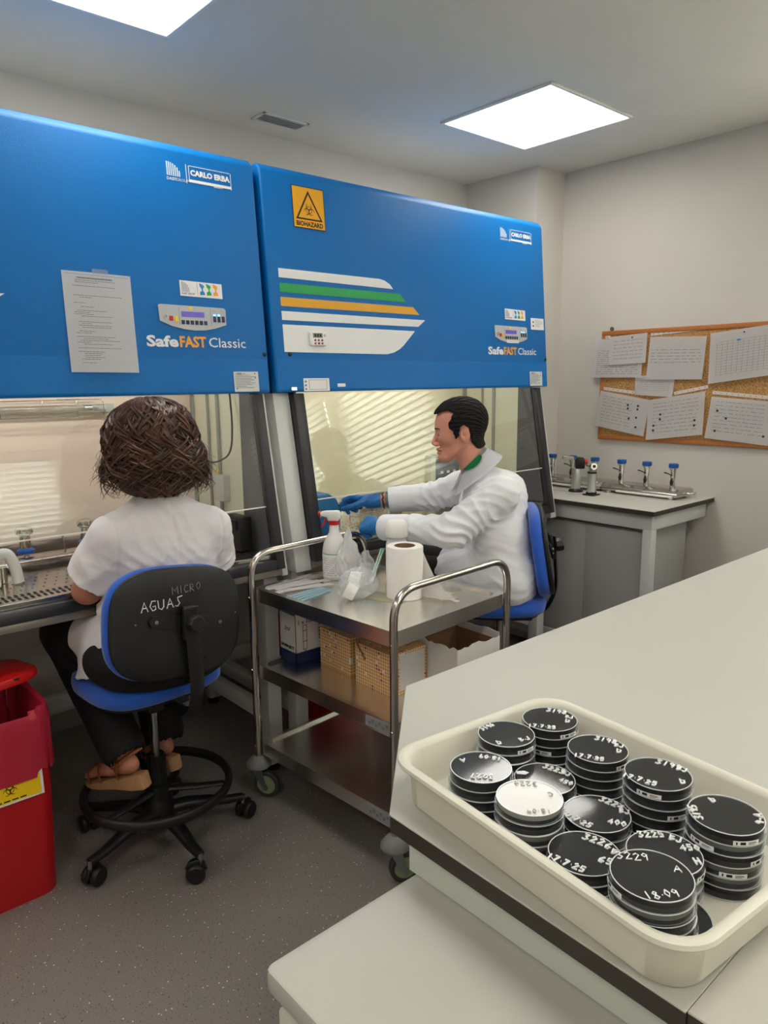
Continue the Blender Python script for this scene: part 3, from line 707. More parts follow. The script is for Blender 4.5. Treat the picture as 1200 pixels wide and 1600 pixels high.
o, P, Lo = paper('diagram sheet with wide spaced dots, bottom right of the corkboard', [(1.752, 1.420), (1.455, 1.398), (1.455, 1.183), (1.772, 1.206)], .026, lines=(.1, .9, .10, .88, 9), dots=[(.14, .32), (.30, .48), (.15, .80), (.92, .80)], seed=8)
def strip(label, a, c):
    a, c = V(a), V(c); mid = (a+c)/2; d = (c-a); ln = d.length; o = thing('filing_strip', label, 'filing strip', (BX-.0165, mid.x, mid.y)); Lo = L.at(o.location)
    ang = math.atan2(d.y, -d.x); Mx = BF(mid.x, mid.y, .0165) @ MX.Rotation(ang, 4, 'Z')
    b = B(Lo); b.box((0, 0, 0), (ln, .017, .0012), M=Mx); mk('strip', b, m_strip, o)
    b = B(Lo)
    n_ = int(ln/.028)
    for k in range(n_): b.box((-ln/2+ln*(k+.5)/n_, 0, .0009), (.005, .004, .0004), M=Mx)
    mk('punched_holes', b, mat('hole_brown', '7b6450', rough=.8), o)
strip('pale punched strip above the red-ink sheet, top left', (2.40, 1.748), (2.36, 1.750))
strip('pale punched strip above the top middle table sheet', (2.112, 1.752), (1.786, 1.770))
strip('pale punched strip above the bottom left diagram sheet', (2.405, 1.462), (2.19, 1.437))
strip('pale punched strip above the bottom middle diagram sheet', (1.96, 1.434), (1.778, 1.470))
strip('pale punched strip above the bottom right diagram sheet', (1.752, 1.441), (1.460, 1.416))

# ---- filtration manifolds
m_bcap = mat('cap_blue', '1f55a6', rough=.4); m_valve = mat('valve_black', '1c1c1c', rough=.35)
def manifold(yc, ys, label, group_lbl):
    o = thing('filtration_manifold', label, 'filtration manifold', (3.66, yc, .897)); ln = .44 
    b = B(); b.prism([(-.085, .012), (.095, .012), (.095, .038), (.075, .050), (-.045, .050), (-.085, .030)], ln, bev=.003, M=frame((0, ln/2, 0), (1, 0, 0), (0, 0, 1), (0, -1, 0))); mk('base', b, m_steel_d, o, 35)
    for s in (-1, 1):
        for t_ in (-1, 1): b = B(); b.cyl((.07*t_, s*(ln/2-.04), 0), (.07*t_, s*(ln/2-.04), .013), .012, n=12); mk('foot', b, m_white_plastic, o, 50)
    b = B(); b.tube([(-.098, -ln/2+.02, .016), (-.098, ln/2-.1, .016)], .006, 8); mk('drain_pipe', b, m_white_plastic, o, 60)
    b = B(); b.tube(fillet([(.0, -ln/2, .028), (.0, -ln/2-.03, .028), (.03, -ln/2-.045, .035), (.055, -ln/2-.02, .02)], .015), .006, 8); mk('hose_tail', b, m_chrome, o, 60)
    for y in ys:
        d = y-yc; b = B(); b.lathe([(0, .048), (.014, .048), (.014, .075), (.011, .078), (.011, .100), (.014, .105), (.014, .140), (.020, .150), (.020, .158), (0, .158)], 20, M=T(0, d, 0)); s_ = mk('funnel_holder', b, m_chrome, o, 40)
        b = B(); b.lathe([(0, .156), (.023, .156), (.025, .160), (.025, .176), (.022, .178), (0, .178)], 24, M=T(0, d, 0)); mk('cap', b, m_bcap, s_, 40)
        b = B(); b.tube([(-.012, d, .115), (-.032, d+.012, .128), (-.050, d+.022, .134)], [.0045, .005, .006], 8, flat=.6); mk('lever', b, m_valve, s_, 50)
        b = B(); b.lathe([(0, -.022), (.009, -.014), (.011, 0), (.006, .018), (0, .022)], 10, M=T(-.014, d, .082) @ MX.Diagonal((1, .8, 1, 1))); mk('valve', b, m_valve, s_, 50)
    return o
mf = manifold(2.01, (2.16, 2.01, 1.86), 'three-funnel steel manifold at the near end of the right bench', '')
mf2 = manifold(2.46, (2.62, 2.48, 2.33), 'three-funnel steel manifold partly behind the torches', '')
# a blue tag lies on the farthest cap
o = mk('paper_tag', B().box((3.66, 2.16, 1.0755), (.045, .03, .001), M=MX.Identity(4)), mat('tag_blue', '3d8ecb', rough=.6)); setp(o, 'small blue tag lying on the leftmost cap of the near manifold', 'tag')
# ---- torches
def torch(x, y, label, small):
    o = thing('gas_torch', label, 'gas torch', (x, y, .897), rz=0); o.scale = (1.25,)*3 if small else (1.18,)*3
    m_al = mat('brushed_aluminium', 'c9c9c8', rough=.35, metal=.85)
    if not small:
        b = B(); b.lathe([(0, 0), (.034, 0), (.034, .006), (.026, .014), (0, .014)], 28); mk('base', b, m_black, o, 40)
        b = B(); b.lathe([(0, .013), (.0215, .013), (.0225, .020), (.0225, .105), (.020, .112), (0, .112)], 28); mk('tank', b, m_al, o, 40)
        b = B(); b.prism([(-.020, 0), (.022, 0), (.024, .030), (.018, .052), (-.014, .055), (-.024, .040)], .034, bev=.005, M=frame((.0, -.017, .110), (.64, -.77, 0), (0, 0, 1), (.77, .64, 0)) @ T(0, 0, -.017)); mk('head', b, m_black, o, 40)
        d = V((-.64, .77, .15)).normalized(); p = V((0, 0, .155)); b = B(); b.tube([p+d*.015, p+d*.050], .009, 14); b.tube([p+d*.048, p+d*.066], .0115, 14); mk('nozzle', b, m_chrome, o, 50)
        d2 = V((.64, -.77, 0)); b = B(); b.lathe([(0, 0), (.013, 0), (.014, .006), (.012, .014), (0, .015)], 18, M=frame(V((0, 0, .140))+d2*.036, *basis(d2))); mk('knob', b, m_red, o, 50)
    else:
        b = B(); b.box((0, 0, .003), (.055, .055, .006), .002); b.box((0, 0, .010), (.034, .034, .010), .003); mk('base', b, m_black, o, 40)
        b = B(); b.lathe([(0, .013), (.0175, .013), (.0185, .018), (.0185, .094), (0, .096)], 26); mk('tank', b, m_al, o, 40)
        b = B(); b.lathe([(0, .095), (.0195, .095), (.0195, .102), (0, .102)], 26); mk('collar', b, m_black, o, 40)
        b = B(); b.lathe([(0, .101), (.013, .101), (.014, .125), (.010, .138), (0, .140)], 20); b.tube([(.0, 0, .124), (-.020, -.022, .128)], .0135, 16); mk('head', b, m_chrome, o, 50)
        b = B(); dd = V((-.020, -.022, .004)).normalized(); b.tube([V((0, 0, .124))+dd*.0299, V((0, 0, .124))+dd*.033], .007, 14); mk('mouth', b, m_black, o, 50)
torch(3.487, 2.335, 'taller silver gas torch with black head and red knob on the right bench', False)
torch(3.432, 2.200, 'shorter silver gas torch with a chrome head on a square black foot', True)
# grey instrument and pipe hints beside the far manifold
# ============================================================ TROLLEY AND WHAT IT CARRIES
m_tube_steel = mat('trolley_tube', 'c9c4bc', rough=.2, metal=1)
m_shelf = mat('trolley_sheet', 'eae7e1', rough=.24, metal=1, bump=.12, bscale=40, stretch=(12, 1, 1))
m_bump = mat('bumper_grey', '7c7c7c', rough=.6); m_tyre = mat('tyre_dark', '3a3d3b', rough=.6); m_hub = mat('wheel_core_green', '8c9672', rough=.6); m_zinc = mat('zinc_plate', 'a4b0b2', rough=.3, metal=.9)
TX0, TX1, TY0, TY1 = 1.353, 1.912, 1.50, 2.20
tr = thing('steel_trolley', 'three-tier stainless steel trolley with looped handles in the middle of the room', 'trolley', (1.624, 1.89, 0))
Lt = L.at((1.624, 1.89, 0)); NT = lambda: B(Lt)
for y in (TY0, TY1):
    b = NT(); b.tube(fillet([(TX0, y, .155), (TX0, y, .922), (TX1, y, .922), (TX1, y, .155)], .095, 10), .0125, 16); h = mk('handle_frame', b, m_tube_steel, tr, 60)
    for x in (TX0, TX1):
        for z in (.765, .495, .11+.09):
            b = NT(); s = -1 if x == TX0 else 1; b.lathe([(0, .003), (.004, .0025), (.005, 0), (0, 0)], 10, M=frame((x+s*.0115, y, z), (0, s, 0), (0, 0, 1), (s, 0, 0))); mk('screw', b, m_chrome, h, 50)
for z, nm in ((.80, 'top'), (.515, 'middle'), (.215, 'bottom')):
    b = NT(); x0, x1, y0, y1 = TX0+.006, TX1-.006, TY0+.004, TY1-.004
    h = .048
    # pressed tray: rim all round and a sunk floor
    outer = rrect(x1-x0, y1-y0, .02, 4, (x0+x1)/2, (y0+y1)/2); inner = rrect(x1-x0-.036, y1-y0-.036, .035, 4, (x0+x1)/2, (y0+y1)/2); n = len(outer)
    loops = [[(p[0], p[1], z-h) for p in outer], [(p[0], p[1], z) for p in outer], [(p[0], p[1], z) for p in inner], [(p[0], p[1], z-.010) for p in inner]]
    vs = [p for l in loops for p in l]; fs = []
    for k in range(3):
        for i in range(n): j = (i+1) % n; fs.append((k*n+i, k*n+j, (k+1)*n+j, (k+1)*n+i))
    fs.append(tuple(range(3*n, 4*n)))
    b.add(vs, fs)
    b.add([(p[0], p[1], z-.014) for p in outer], [tuple(range(n))[::-1]])
    sh = mk('shelf', b, m_shelf, tr, 35)
    if nm != 'top':
        b = NT(); b.box((TX0+.0045, TY0+.075, z-.024), (.0014, .105, .032)); st_ = mk('sticker', b, mat('sticker_silver', '8f9295', rough=.4), sh)
        b = NT()
        for k in range(6): b.box((TX0+.0037, TY0+.035+.015*k, z-.018-.010*(k % 2)), (.0006, .009, .010))
        b.box((TX0+.0037, TY0+.10, z-.024), (.0006, .03, .002)); mk('sticker_print', b, m_ink, st_)
for (x, y, a) in ((TX0, TY0, -30), (TX0, TY1, -60), (TX1, TY0, 20), (TX1, TY1, 40)):
    b = NT(); b.lathe([(0, .115), (.038, .115), (.046, .122), (.046, .130), (.030, .150), (.016, .160), (0, .160)], 26, M=T(x, y, 0)); cs = mk('caster', b, m_bump, tr, 40, label='grey bumper disc and swivel wheel')
    K = T(x, y, 0) @ RZ(a)
    b = NT(); b.cyl((0, 0, .100), (0, 0, .118), .018, n=16, M=K)
    for s in (-1, 1): b.prism([(-.018, .108), (.018, .108), (.030, .055), (.040, .045), (.036, .032), (.024, .034), (-.002, .075)], .003, M=K @ frame((0, s*.017-.0015, 0), (1, 0, 0), (0, 0, 1), (0, -1, 0)) @ T(0, 0, -.003))
    mk('fork', b, m_zinc, cs, 35)
    b = NT(); b.lathe([(.036, -.012), (.045, -.012), (.050, -.007), (.050, .007), (.045, .012), (.036, .012)], 32, close=True, M=K @ frame((.030, 0, .050), (1, 0, 0), (0, 0, 1), (0, -1, 0))); mk('tyre', b, m_tyre, cs, 40)
    b = NT(); b.lathe([(0, -.011), (.036, -.010), (.036, .010), (0, .011)], 28, M=K @ frame((.030, 0, .050), (1, 0, 0), (0, 0, 1), (0, -1, 0))); mk('wheel_core', b, m_hub, cs, 40)
_pv = V((TX0, TY0, 0)); tr.location = _pv + MX.Rotation(R(3.9), 3, 'Z') @ (V(tr.location)-_pv); tr.rotation_euler = (0, 0, R(3.9))
SH = .790   # floor of the top shelf
m_trans = glassy('milky_clear_film', 'f6f8fa', ior=1.4, rough=.12, haze=.25, hazecol='f4f4f6')
m_poly = mat('translucent_polythene', 'e4e4e6', rough=.35, sss=.0, trans=.25, ior=1.2)
# spray bottle
x, y = 1.628, 2.130
sb = thing('spray_bottle', 'white spray bottle with a red trigger at the back of the trolley', 'spray bottle', (x, y, SH), rz=-50); sb.scale = (1.08, 1.08, 1.02)
b = B(); b.lathe([(0, 0), (.037, 0), (.042, .005), (.042, .105), (.038, .130), (.026, .158), (.018, .172), (.016, .195), (.0155, .205), (0, .205)], 32); mk('bottle', b, m_white_plastic, sb, 50)
b = B(); b.lathe([(.0424, .012), (.0428, .012), (.0428, .098), (.0424, .098)], 32, close=True); lb = mk('label', b, m_paper, sb, 60)
b = B(); b.lathe([(.0429, .096), (.0433, .096), (.0433, .0985), (.0429, .0985)], 32, close=True); mk('label_line', b, m_green, lb, 60)
b = B()
for k in range(9):
    for q in range(-6, 7):
        if (k*7+q*3) % 5 == 0: continue
        a = math.radians(-130+q*9+0); zz = .020+.0078*k; r_ = .0432
        b.box((0, 0, 0), (.0004, .005, .0012), M=MX.Rotation(a, 4, 'Z') @ T(r_, 0, zz))
mk('label_print', b, m_ink, lb)
b = B(); b.lathe([(0, .200), (.0175, .200), (.0175, .216), (0, .216)], 24); mk('collar', b, m_red, sb, 40)
b = B(); b.prism([(-.020, .214), (.016, .214), (.024, .226), (.026, .240), (.016, .252), (-.030, .250), (-.046, .246), (-.046, .232), (-.024, .228)], .024, bev=.004, M=frame((0, 0, 0), (1, 0, 0), (0, 0, 1), (0, -1, 0)) @ T(0, 0, -.012)); mk('head', b, m_white_plastic, sb, 40)
b = B(); b.prism([(-.020, .230), (-.030, .228), (-.036, .210), (-.048, .190), (-.044, .187), (-.030, .205)], .012, bev=.002, M=frame((0, 0, 0), (1, 0, 0), (0, 0, 1), (0, -1, 0)) @ T(0, 0, -.006)); b.cyl((-.044, 0, .239), (-.054, 0, .239), .010, n=14); mk('trigger', b, m_red, sb, 40)
# squeeze bottle, translucent
x, y = 1.755, 1.925
wb = thing('wash_bottle', 'translucent white capped bottle behind the paper roll', 'bottle', (x, y, SH))
b = B(); b.lathe([(0, 0), (.036, 0), (.040, .006), (.040, .140), (.036, .158), (.026, .172), (.026, .176), (0, .176)], 32); mk('body', b, mat('milk_plastic', 'd6d8da', rough=.35, trans=.2), wb, 50)
b = B(); b.lathe([(0, .172), (.039, .172), (.041, .178), (.040, .216), (.030, .230), (.012, .234), (0, .234)], 32); mk('cap', b, m_white_plastic, wb, 50)
# paper roll
x, y = 1.655, 1.775
pr = thing('paper_roll', 'white paper towel roll with a loose torn end on the trolley top', 'paper roll', (x, y, SH))
b = B(); b.lathe([(.036, .0), (.061, .0), (.0635, .003), (.0625, .175), (.060, .178), (.036, .178)], 44, close=True); mk('roll', b, mat('tissue', 'e8e5e0', rough=.9, bump=.5, bscale=240), pr, 40)
b = B(); b.lathe([(.0335, .002), (.0362, .002), (.0362, .1785), (.0335, .1785)], 32, close=True); b.lathe([(0, .03), (.0335, .03), (.0335, .028), (0, .028)], 20); mk('core', b, mat('cardboard_core', '8a6f5c', rough=.9), pr, 50)
b = B()
def tail(u, v):
    A0, A1, B0, B1 = V((.046, -.042, .150)), V((.018, -.064, .004)), V((.118, -.105, .006)), V((.062, -.190, .006))
    p = A0.lerp(A1, v).lerp(B0.lerp(B1, v), u); z = A0.lerp(A1, v).z*(1-u)**1.7 + .006 + .006*abs(math.sin(u*8+v*5))*u
    e = .007*math.sin(v*24)*(u > .95)
    return (p.x+e, p.y-e, z)
b.sheet(tail, 20, 24, .0006); mk('loose_end', b, MATS['tissue'], pr, 70)
# crumpled bag standing against the spray bottle, and flat bag with cups
def crumple(b, c, rx, ry, rz_, seed, n=40, amp=.25, top=.5, M=None):
    r = random.Random(seed); ks = [(V((r.gauss(0, 1), r.gauss(0, 1), r.gauss(0, 1)))*r.uniform(2, 7), r.uniform(0, 6), r.uniform(.3, 1)) for _ in range(9)]
    bm = bmesh.new(); bmesh.ops.create_icosphere(bm, subdivisions=5, radius=1)
    for v in bm.verts:
        p = v.co.copy(); d = sum(a*(1-2*abs(math.sin(k.dot(p)+f))) for k, f, a in ks)/5
        s = 1+amp*d; tz = 1-top*max(0, p.z)
        v.co = V((c[0]+p.x*rx*s*tz, c[1]+p.y*ry*s*tz, c[2]+p.z*rz_*s))
    return b.bm_add(bm, M)
o = thing('plastic_bag', 'crumpled milky plastic bag standing against the spray bottle', 'bag', (1.615, 2.03, SH))
b = B(); crumple(b, (0, 0, .098), .052, .030, .115, 5, amp=.30, top=.75); b.v = [(p[0], p[1], max(.001, p[2])) for p in b.v]
mk('film', b, glassy('bag_film', 'f4f4f6', ior=1.4, rough=.18, haze=.50, hazecol='efeded'), o, 30)
b = B(); crumple(b, (.055, -.03, .055), .050, .040, .075, 12, amp=.35, top=.6); b.v = [(p[0], p[1], max(.001, p[2])) for p in b.v]
mk('loose_film', b, m_trans, o, 30)
o = thing('plastic_bag', 'clear bag of white plastic cups lying at the front edge of the trolley', 'bag', (1.50, 1.87, SH))
b = B(); crumple(b, (.03, .005, .050), .080, .060, .058, 21, amp=.16, top=.15); b.v = [(p[0], p[1], max(.0008, p[2])) for p in b.v]; mk('film', b, m_trans, o, 30)
for (dx, dy, zz, rx_) in ((-.015, -.015, .036, 62), (.015, .010, .045, 78), (.045, .028, .050, 95)):
    b = B(T(dx, dy, zz) @ RZ(-52) @ RY(-rx_)); b.lathe([(.0, -.018), (.028, -.018), (.034, .018), (.032, .018), (.026, -.016), (0, -.016)], 26)
    mk('cup', b, m_white_plastic, o, 50)
o = thing('swab_stick', 'wrapped swab with a green stick leaning over the clear bag', 'swab', (1.60, 1.86, SH))
b = B(); p0, p1 = V((-.03, -.02, .075)), V((.090, .070, .135)); b.tube([p0, p1], .0035, 8); mk('stick', b, mat('stick_green', '149050', rough=.4), o, 60)
b = B(); b.tube([p0-V((.03, .02, .012)), p1], .0075, 10, flat=.3); mk('wrapper', b, m_trans, o, 60)
# wrapped pipettes and swabs lying at the left end
m_wrap = mat('wrapper_white', 'e2dede', rough=.4)
wr = [(1.440, 2.168, 2, 'farthest back, along the left handle', 0), (1.440, 2.145, -8, 'second from the left handle', .003), (1.455, 2.125, -3, 'in the middle of the fan', .004), (1.480, 2.110, -12, 'next to the spray bottle, on top', .008), (1.440, 2.095, -6, 'fourth from the handle, dark tipped', .001), (1.465, 2.075, -16, 'nearest the pale blue packet', .004)]
for i, (x, y, a, w_, dz) in enumerate(wr):
    o = thing('wrapped_swab', 'white wrapped swab on the trolley, '+w_, 'wrapped swab', (x, y, SH+.001+dz), rz=a, group='wrapped swabs on the trolley')
    b = B(); b.sheet(lambda u, v: (-.095+.19*u, -.012+.024*v, .001+.006*math.sin(v*math.pi)*(1 if .06 < u < .94 else .2)), 16, 6, .0007); mk('wrapper', b, m_wrap, o, 60)
    b = B(); b.box((.080, 0, .0052), (.014, .007, .0006)); mk('printed_end', b, m_ink2 if i in (1, 4) else m_ink, o)
o = thing('face_mask_packet', 'pale blue folded packet at the front left edge of the trolley', 'packet', (1.420, 2.005, SH+.002), rz=12)
b = B(); 
for k in range(4): b.sheet(lambda u, v: (-.085+.17*u, -.03+.018*k+.017*v-.004*k*u, .001+.0035*k*.5+.002*math.sin(v*math.pi)), 12, 4, .0006)
mk('folds', b, mat('pale_blue_film', 'b4d4dc', rough=.4), o, 60)
o = thing('folded_sheet', 'yellowish paper sheet lying under the clear bag on the trolley', 'paper', (1.60, 1.80, SH+.001), rz=20)
b = B(); b.sheet(lambda u, v: (-.045+.09*u, -.07+.14*v, .0006+.001*math.sin(u*5)), 6, 6, .0005); mk('sheet', b, mat('cream_paper', 'dcd6bc', rough=.8), o, 60)
o = thing('flat_clear_bag', 'flattened clear bag on the right half of the trolley top', 'bag', (1.815, 1.78, SH+.001), rz=-50)
b = B(); b.sheet(lambda u, v: (-.11+.20*u, -.030+.06*v, .002+.005*abs(math.sin(v*9+u*3))), 24, 14, .0005); mk('film', b, glassy('flat_film', 'f2f4f6', ior=1.45, rough=.08, haze=.14, hazecol='eeeeee'), o, 60)
# ---- boxes on the middle shelf
SM = .505
m_cardw = mat('white_card', 'dedbd8', rough=.6); m_cardnavy = mat('navy_card', '1a2a58', rough=.5); m_cardbrown = mat('brown_card', '8b6a4c', rough=.85)
o = thing('syringe_box', 'white and navy carton of syringes at the left end of the middle trolley shelf', 'box', (1.487, 2.150, SM))
def carton(b, w_, d, h, z0=0, th=.002, M=None):   # open topped
    for (a, c) in (((-w_/2, -d/2, z0), (w_/2, -d/2+th, h)), ((-w_/2, d/2-th, z0), (w_/2, d/2, h)), ((-w_/2, -d/2, z0), (-w_/2+th, d/2, h)), ((w_/2-th, -d/2, z0), (w_/2, d/2, h)), ((-w_/2, -d/2, z0), (w_/2, d/2, z0+th))): b.span(a, c, M=M)
b = B(); carton(b, .134, .100, .045); mk('navy_base', b, m_cardnavy, o)
b = B(); carton(b, .134, .100, .185, .045)
bt = mk('carton', b, m_cardw, o)
b = B(); b.prism([(-.067, .185), (.067, .185), (.067, .200), (.02, .206), (-.067, .206)], .002, M=frame((0, -.050, 0), (1, 0, 0), (0, 0, 1), (0, -1, 0)) @ T(0, 0, -.002)); b.box((0, .01, .190), (.10, .05, .002), M=RX(8)); mk('torn_flap', b, m_cardw, bt)
b = B(); Mf = frame((0, -.0505, 0), (1, 0, 0), (0, 0, 1), (0, -1, 0)); 
b.text('1 x 100', .023, M=Mf @ T(-.058, .158, 0), bold=.0001); b.text('NORM-JECT', .022, M=Mf @ T(.022, .172, 0), bold=.0013, sx=1.0) if False else b.text('NO', .025, M=Mf @ T(.030, .175, 0), bold=.0014)
for k in range(5): b.box((.040+.0*k, .135-.013*k, 0), (.012, .003, .0004), M=Mf)
for (x, y, w_, h) in ((-.018, .10, .002, .09), (-.034, .10, .002, .09), (-.026, .145, .018, .002), (-.026, .055, .018, .002), (-.026, .085, .020, .002), (-.026, .050, .012, .002), (-.026, .125, .018, .002)): b.box((x, y, 0), (w_, h, .0004), M=Mf)
Ml = frame((-.0675, 0, 0), (0, -1, 0), (0, 0, 1), (-1, 0, 0)); b.text('NORM-JECT', .014, M=Ml @ T(-.042, .062, 0), bold=.0008, fit=.082); b.text('2ml', .024, M=Ml @ T(-.022, .13, 0), shear=.3)
mk('print', b, m_ink2, bt)
M, nt, bb = node_mat('dotted_card'); tc = nt.nodes.new('ShaderNodeTexCoord')
mp = nt.nodes.new('ShaderNodeVectorMath'); mp.operation = 'MULTIPLY'; mp.inputs[1].default_value = (88, 88, 88); nt.links.new(tc.outputs['Object'], mp.inputs[0])
fr = nt.nodes.new('ShaderNodeVectorMath'); fr.operation = 'FRACTION'; nt.links.new(mp.outputs[0], fr.inputs[0])
su = nt.nodes.new('ShaderNodeVectorMath'); su.operation = 'SUBTRACT'; su.inputs[1].default_value = (.5, .5, .5); nt.links.new(fr.outputs[0], su.inputs[0])
sx = nt.nodes.new('ShaderNodeSeparateXYZ'); nt.links.new(su.outputs[0], sx.inputs[0])
def mth(op, a, c=None):
    q = nt.nodes.new('ShaderNodeMath'); q.operation = op
    for i, t_ in enumerate((a, c)):
        if t_ is None: continue
        if isinstance(t_, (int, float)): q.inputs[i].default_value = t_
        else: nt.links.new(t_, q.inputs[i])
    return q.outputs[0]
gn = nt.nodes.new('ShaderNodeNewGeometry'); ng = nt.nodes.new('ShaderNodeSeparateXYZ'); nt.links.new(gn.outputs['Normal'], ng.inputs[0])
isx = mth('GREATER_THAN', mth('ABSOLUTE', ng.outputs[0]), .5)
hx = mth('ADD', mth('MULTIPLY', sx.outputs[1], isx), mth('MULTIPLY', sx.outputs[0], mth('SUBTRACT', 1, isx)))
isz = mth('GREATER_THAN', mth('ABSOLUTE', ng.outputs[2]), .5)
vv = mth('ADD', mth('MULTIPLY', sx.outputs[1], isz), mth('MULTIPLY', sx.outputs[2], mth('SUBTRACT', 1, isz)))
r2 = mth('ADD', mth('POWER', hx, 2), mth('POWER', vv, 2))
dot = mth('LESS_THAN', r2, .185)
# some dots crimson or white, cell by cell
fl = nt.nodes.new('ShaderNodeVectorMath'); fl.operation = 'FLOOR'; nt.links.new(mp.outputs[0], fl.inputs[0]); wn = nt.nodes.new('ShaderNodeTexWhiteNoise'); nt.links.new(fl.outputs[0], wn.inputs[0])
dc = ramp(wn.outputs['Value'], [(0, srgb('e09a34')), (.90, srgb('e09a34')), (.905, srgb('c02848')), (.94, srgb('c02848')), (.945, srgb('e8e2da')), (1, srgb('e8e2da'))])
for lnk in nt.links:
    if lnk.to_node.type == 'VALTORGB': lnk.to_node.color_ramp.interpolation = 'CONSTANT'
mx = nt.nodes.new('ShaderNodeMix'); mx.data_type = 'RGBA'; nt.links.new(dot, mx.inputs[0]); mx.inputs[6].default_value = srgb('ebdcc4'); nt.links.new(dc, mx.inputs[7]); nt.links.new(mx.outputs[2], bb.inputs['Base Color']); bb.inputs['Roughness'].default_value = .5
m_dots = M
def dbox(loc, w_, d, h, label, cut):
    o = thing('tissue_box', label, 'box', loc); b = B()
    if not cut: b.box((0, 0, h/2), (w_, d, h), .001, 1); mk('carton', b, m_dots, o)
    else:
        # left face has a perforated flap torn open near its far top corner
        b.span((-w_/2+.002, -d/2, 0), (w_/2, d/2, h-.001)); mk('inner_carton', b, m_cardbrown, o)
        Mx = frame((-w_/2, 0, 0), (0, -1, 0), (0, 0, 1), (-1, 0, 0))
        b = B(); b.prism([(-d/2, 0), (d/2, 0), (d/2, h), (-d/2+.012, h), (-d/2+.055, h*.66), (-d/2+.045, h*.60), (-d/2+.030, h*.72), (-d/2, h*.97)], .002, M=Mx @ T(0, 0, -.002)); 
        b.span((-w_/2, -d/2+.002, h-.001), (w_/2, d/2, h+.001)); mk('carton', b, m_dots, o)
        Mr = frame((0, -d/2, 0), (1, 0, 0), (0, 0, 1), (0, -1, 0))
        b = B(); b.box((0, 0, 0), (w_, h, .002), M=Mr @ T(0, h/2, 0)); mk('end_face', b, m_dots, o)
        b = B(); b.box((.012, h/2, .0016), (w_-.045, h-.018, .0006), M=Mr); mk('label_panel', b, m_cardw, o)
    return o
dbox((1.568, 1.975, SM), .135, .175, .140, 'closed orange-dotted carton in the middle of the middle trolley shelf', False)
dbox((1.575, 1.762, SM), .155, .185, .140, 'torn orange-dotted carton nearest the right end of the middle trolley shelf', True)
o = thing('torn_carton', 'open white carton with a ragged torn top at the right end of the middle shelf', 'box', (1.765, 1.635, SM))
b = B(); w_, d, h = .21, .20, .155; r = random.Random(4)
def ragged(n, L0, hh, Mx):
    pts = [(-L0/2, 0), (L0/2, 0)] + [(L0/2-L0*k/n, hh+r.uniform(-.006, .007)*(1 if 0 < k < n else .3)) for k in range(n+1)]
    b.prism(pts, .0025, M=Mx)
ragged(12, w_, h, frame((0, -d/2, 0), (1, 0, 0), (0, 0, 1), (0, -1, 0))); ragged(9, w_, h+.03, frame((0, d/2, 0), (1, 0, 0), (0, 0, 1), (0, -1, 0)))
ragged(12, d, h+.0, frame((-w_/2, 0, 0), (0, -1, 0), (0, 0, 1), (-1, 0, 0))); ragged(9, d, h+.01, frame((w_/2, 0, 0), (0, -1, 0), (0, 0, 1), (-1, 0, 0)))
b.span((-w_/2, -d/2, 0), (w_/2, d/2, .002)); mk('carton', b, m_cardw, o)
b = B(); 
for (a, c) in (((-w_/2+.0028, -d/2+.0005, .004), (w_/2-.003, -d/2+.0015, h-.014)), ((-w_/2+.0028, d/2-.0055, .004), (w_/2-.003, d/2-.0035, h+.012)), ((w_/2-.0040, -d/2+.003, .004), (w_/2-.0028, d/2-.006, h-.014)), ((-w_/2+.0003, -d/2+.003, .004), (-w_/2+.0013, d/2-.006, h-.014)), ((-w_/2+.004, -d/2+.004, .003), (w_/2-.004, d/2-.004, .005))): b.span(a, c)
mk('brown_inside', b, m_cardbrown, o)

# ============================================================ RED WASTE BINS
m_binred = mat('bin_red', 'b20f18', rough=.38, coat=.2); m_liner = mat('liner_red', 'b0263c', rough=.35, bump=.5, bscale=25); m_lid = mat('lid_red', 'c41010', rough=.4)
def redbin(loc, rz, label, full=True):
    o = thing('waste_bin', label, 'waste bin', loc, rz=rz)
    b = B(); n = 8
    bot = rrect(.36, .33, .05, n); top = rrect(.395, .365, .06, n); k = len(bot)
    vs = [(p[0], p[1], .0) for p in bot] + [(p[0], p[1], .565) for p in top] + [(p[0]*.96, p[1]*.96, .565) for p in top] + [(p[0]*.96, p[1]*.96, .02) for p in bot]; fs = []
    for q in range(3):
        for i in range(k): j = (i+1) % k; fs.append((q*k+i, q*k+j, (q+1)*k+j, (q+1)*k+i))
    fs.append(tuple(range(k))[::-1]); fs.append(tuple(range(3*k, 4*k)))
    b.add(vs, fs); mk('bucket', b, m_binred, o, 40)
    # liner bag turned over the rim
    b = B(); r = random.Random(2); N = 96; prof = [(1.045, .405), (1.050, .42), (1.045, .50), (1.055, .565), (1.01, .590), (.945, .585), (.92, .50), (.91, .36)]
    P = rrect(.385, .355, .06, 24); N = len(P); vs = []; fs = []
    for q, (s, z) in enumerate(prof):
        for i, p in enumerate(P):
            wob = .010*math.sin(i*.55+q*.8)+.007*math.sin(i*1.7+q*2.1); amp = {0: .6, 1: .5, 2: .5, 3: .25, 4: .5, 5: 1.0, 6: 1.6, 7: 1.8}[q]
            ss = s+wob*amp*2; zz = z+(.010*math.sin(i*.31+1)+.006*math.sin(i*.9)) * (1 if q in (0, 1) else .6)
            vs.append((p[0]*ss, p[1]*ss, zz))
    for q in range(len(prof)-1):
        for i in range(N): j = (i+1) % N; fs.append((q*N+i, q*N+j, (q+1)*N+j, (q+1)*N+i))
    b.add(vs, fs); mk('liner_bag', b, m_liner, o, 60)
    return o
rb1 = redbin((.398, 2.335, 0), 0, 'red clinical waste bin with a liner and half open lid at the left edge')
i0 = MX.Identity(4)
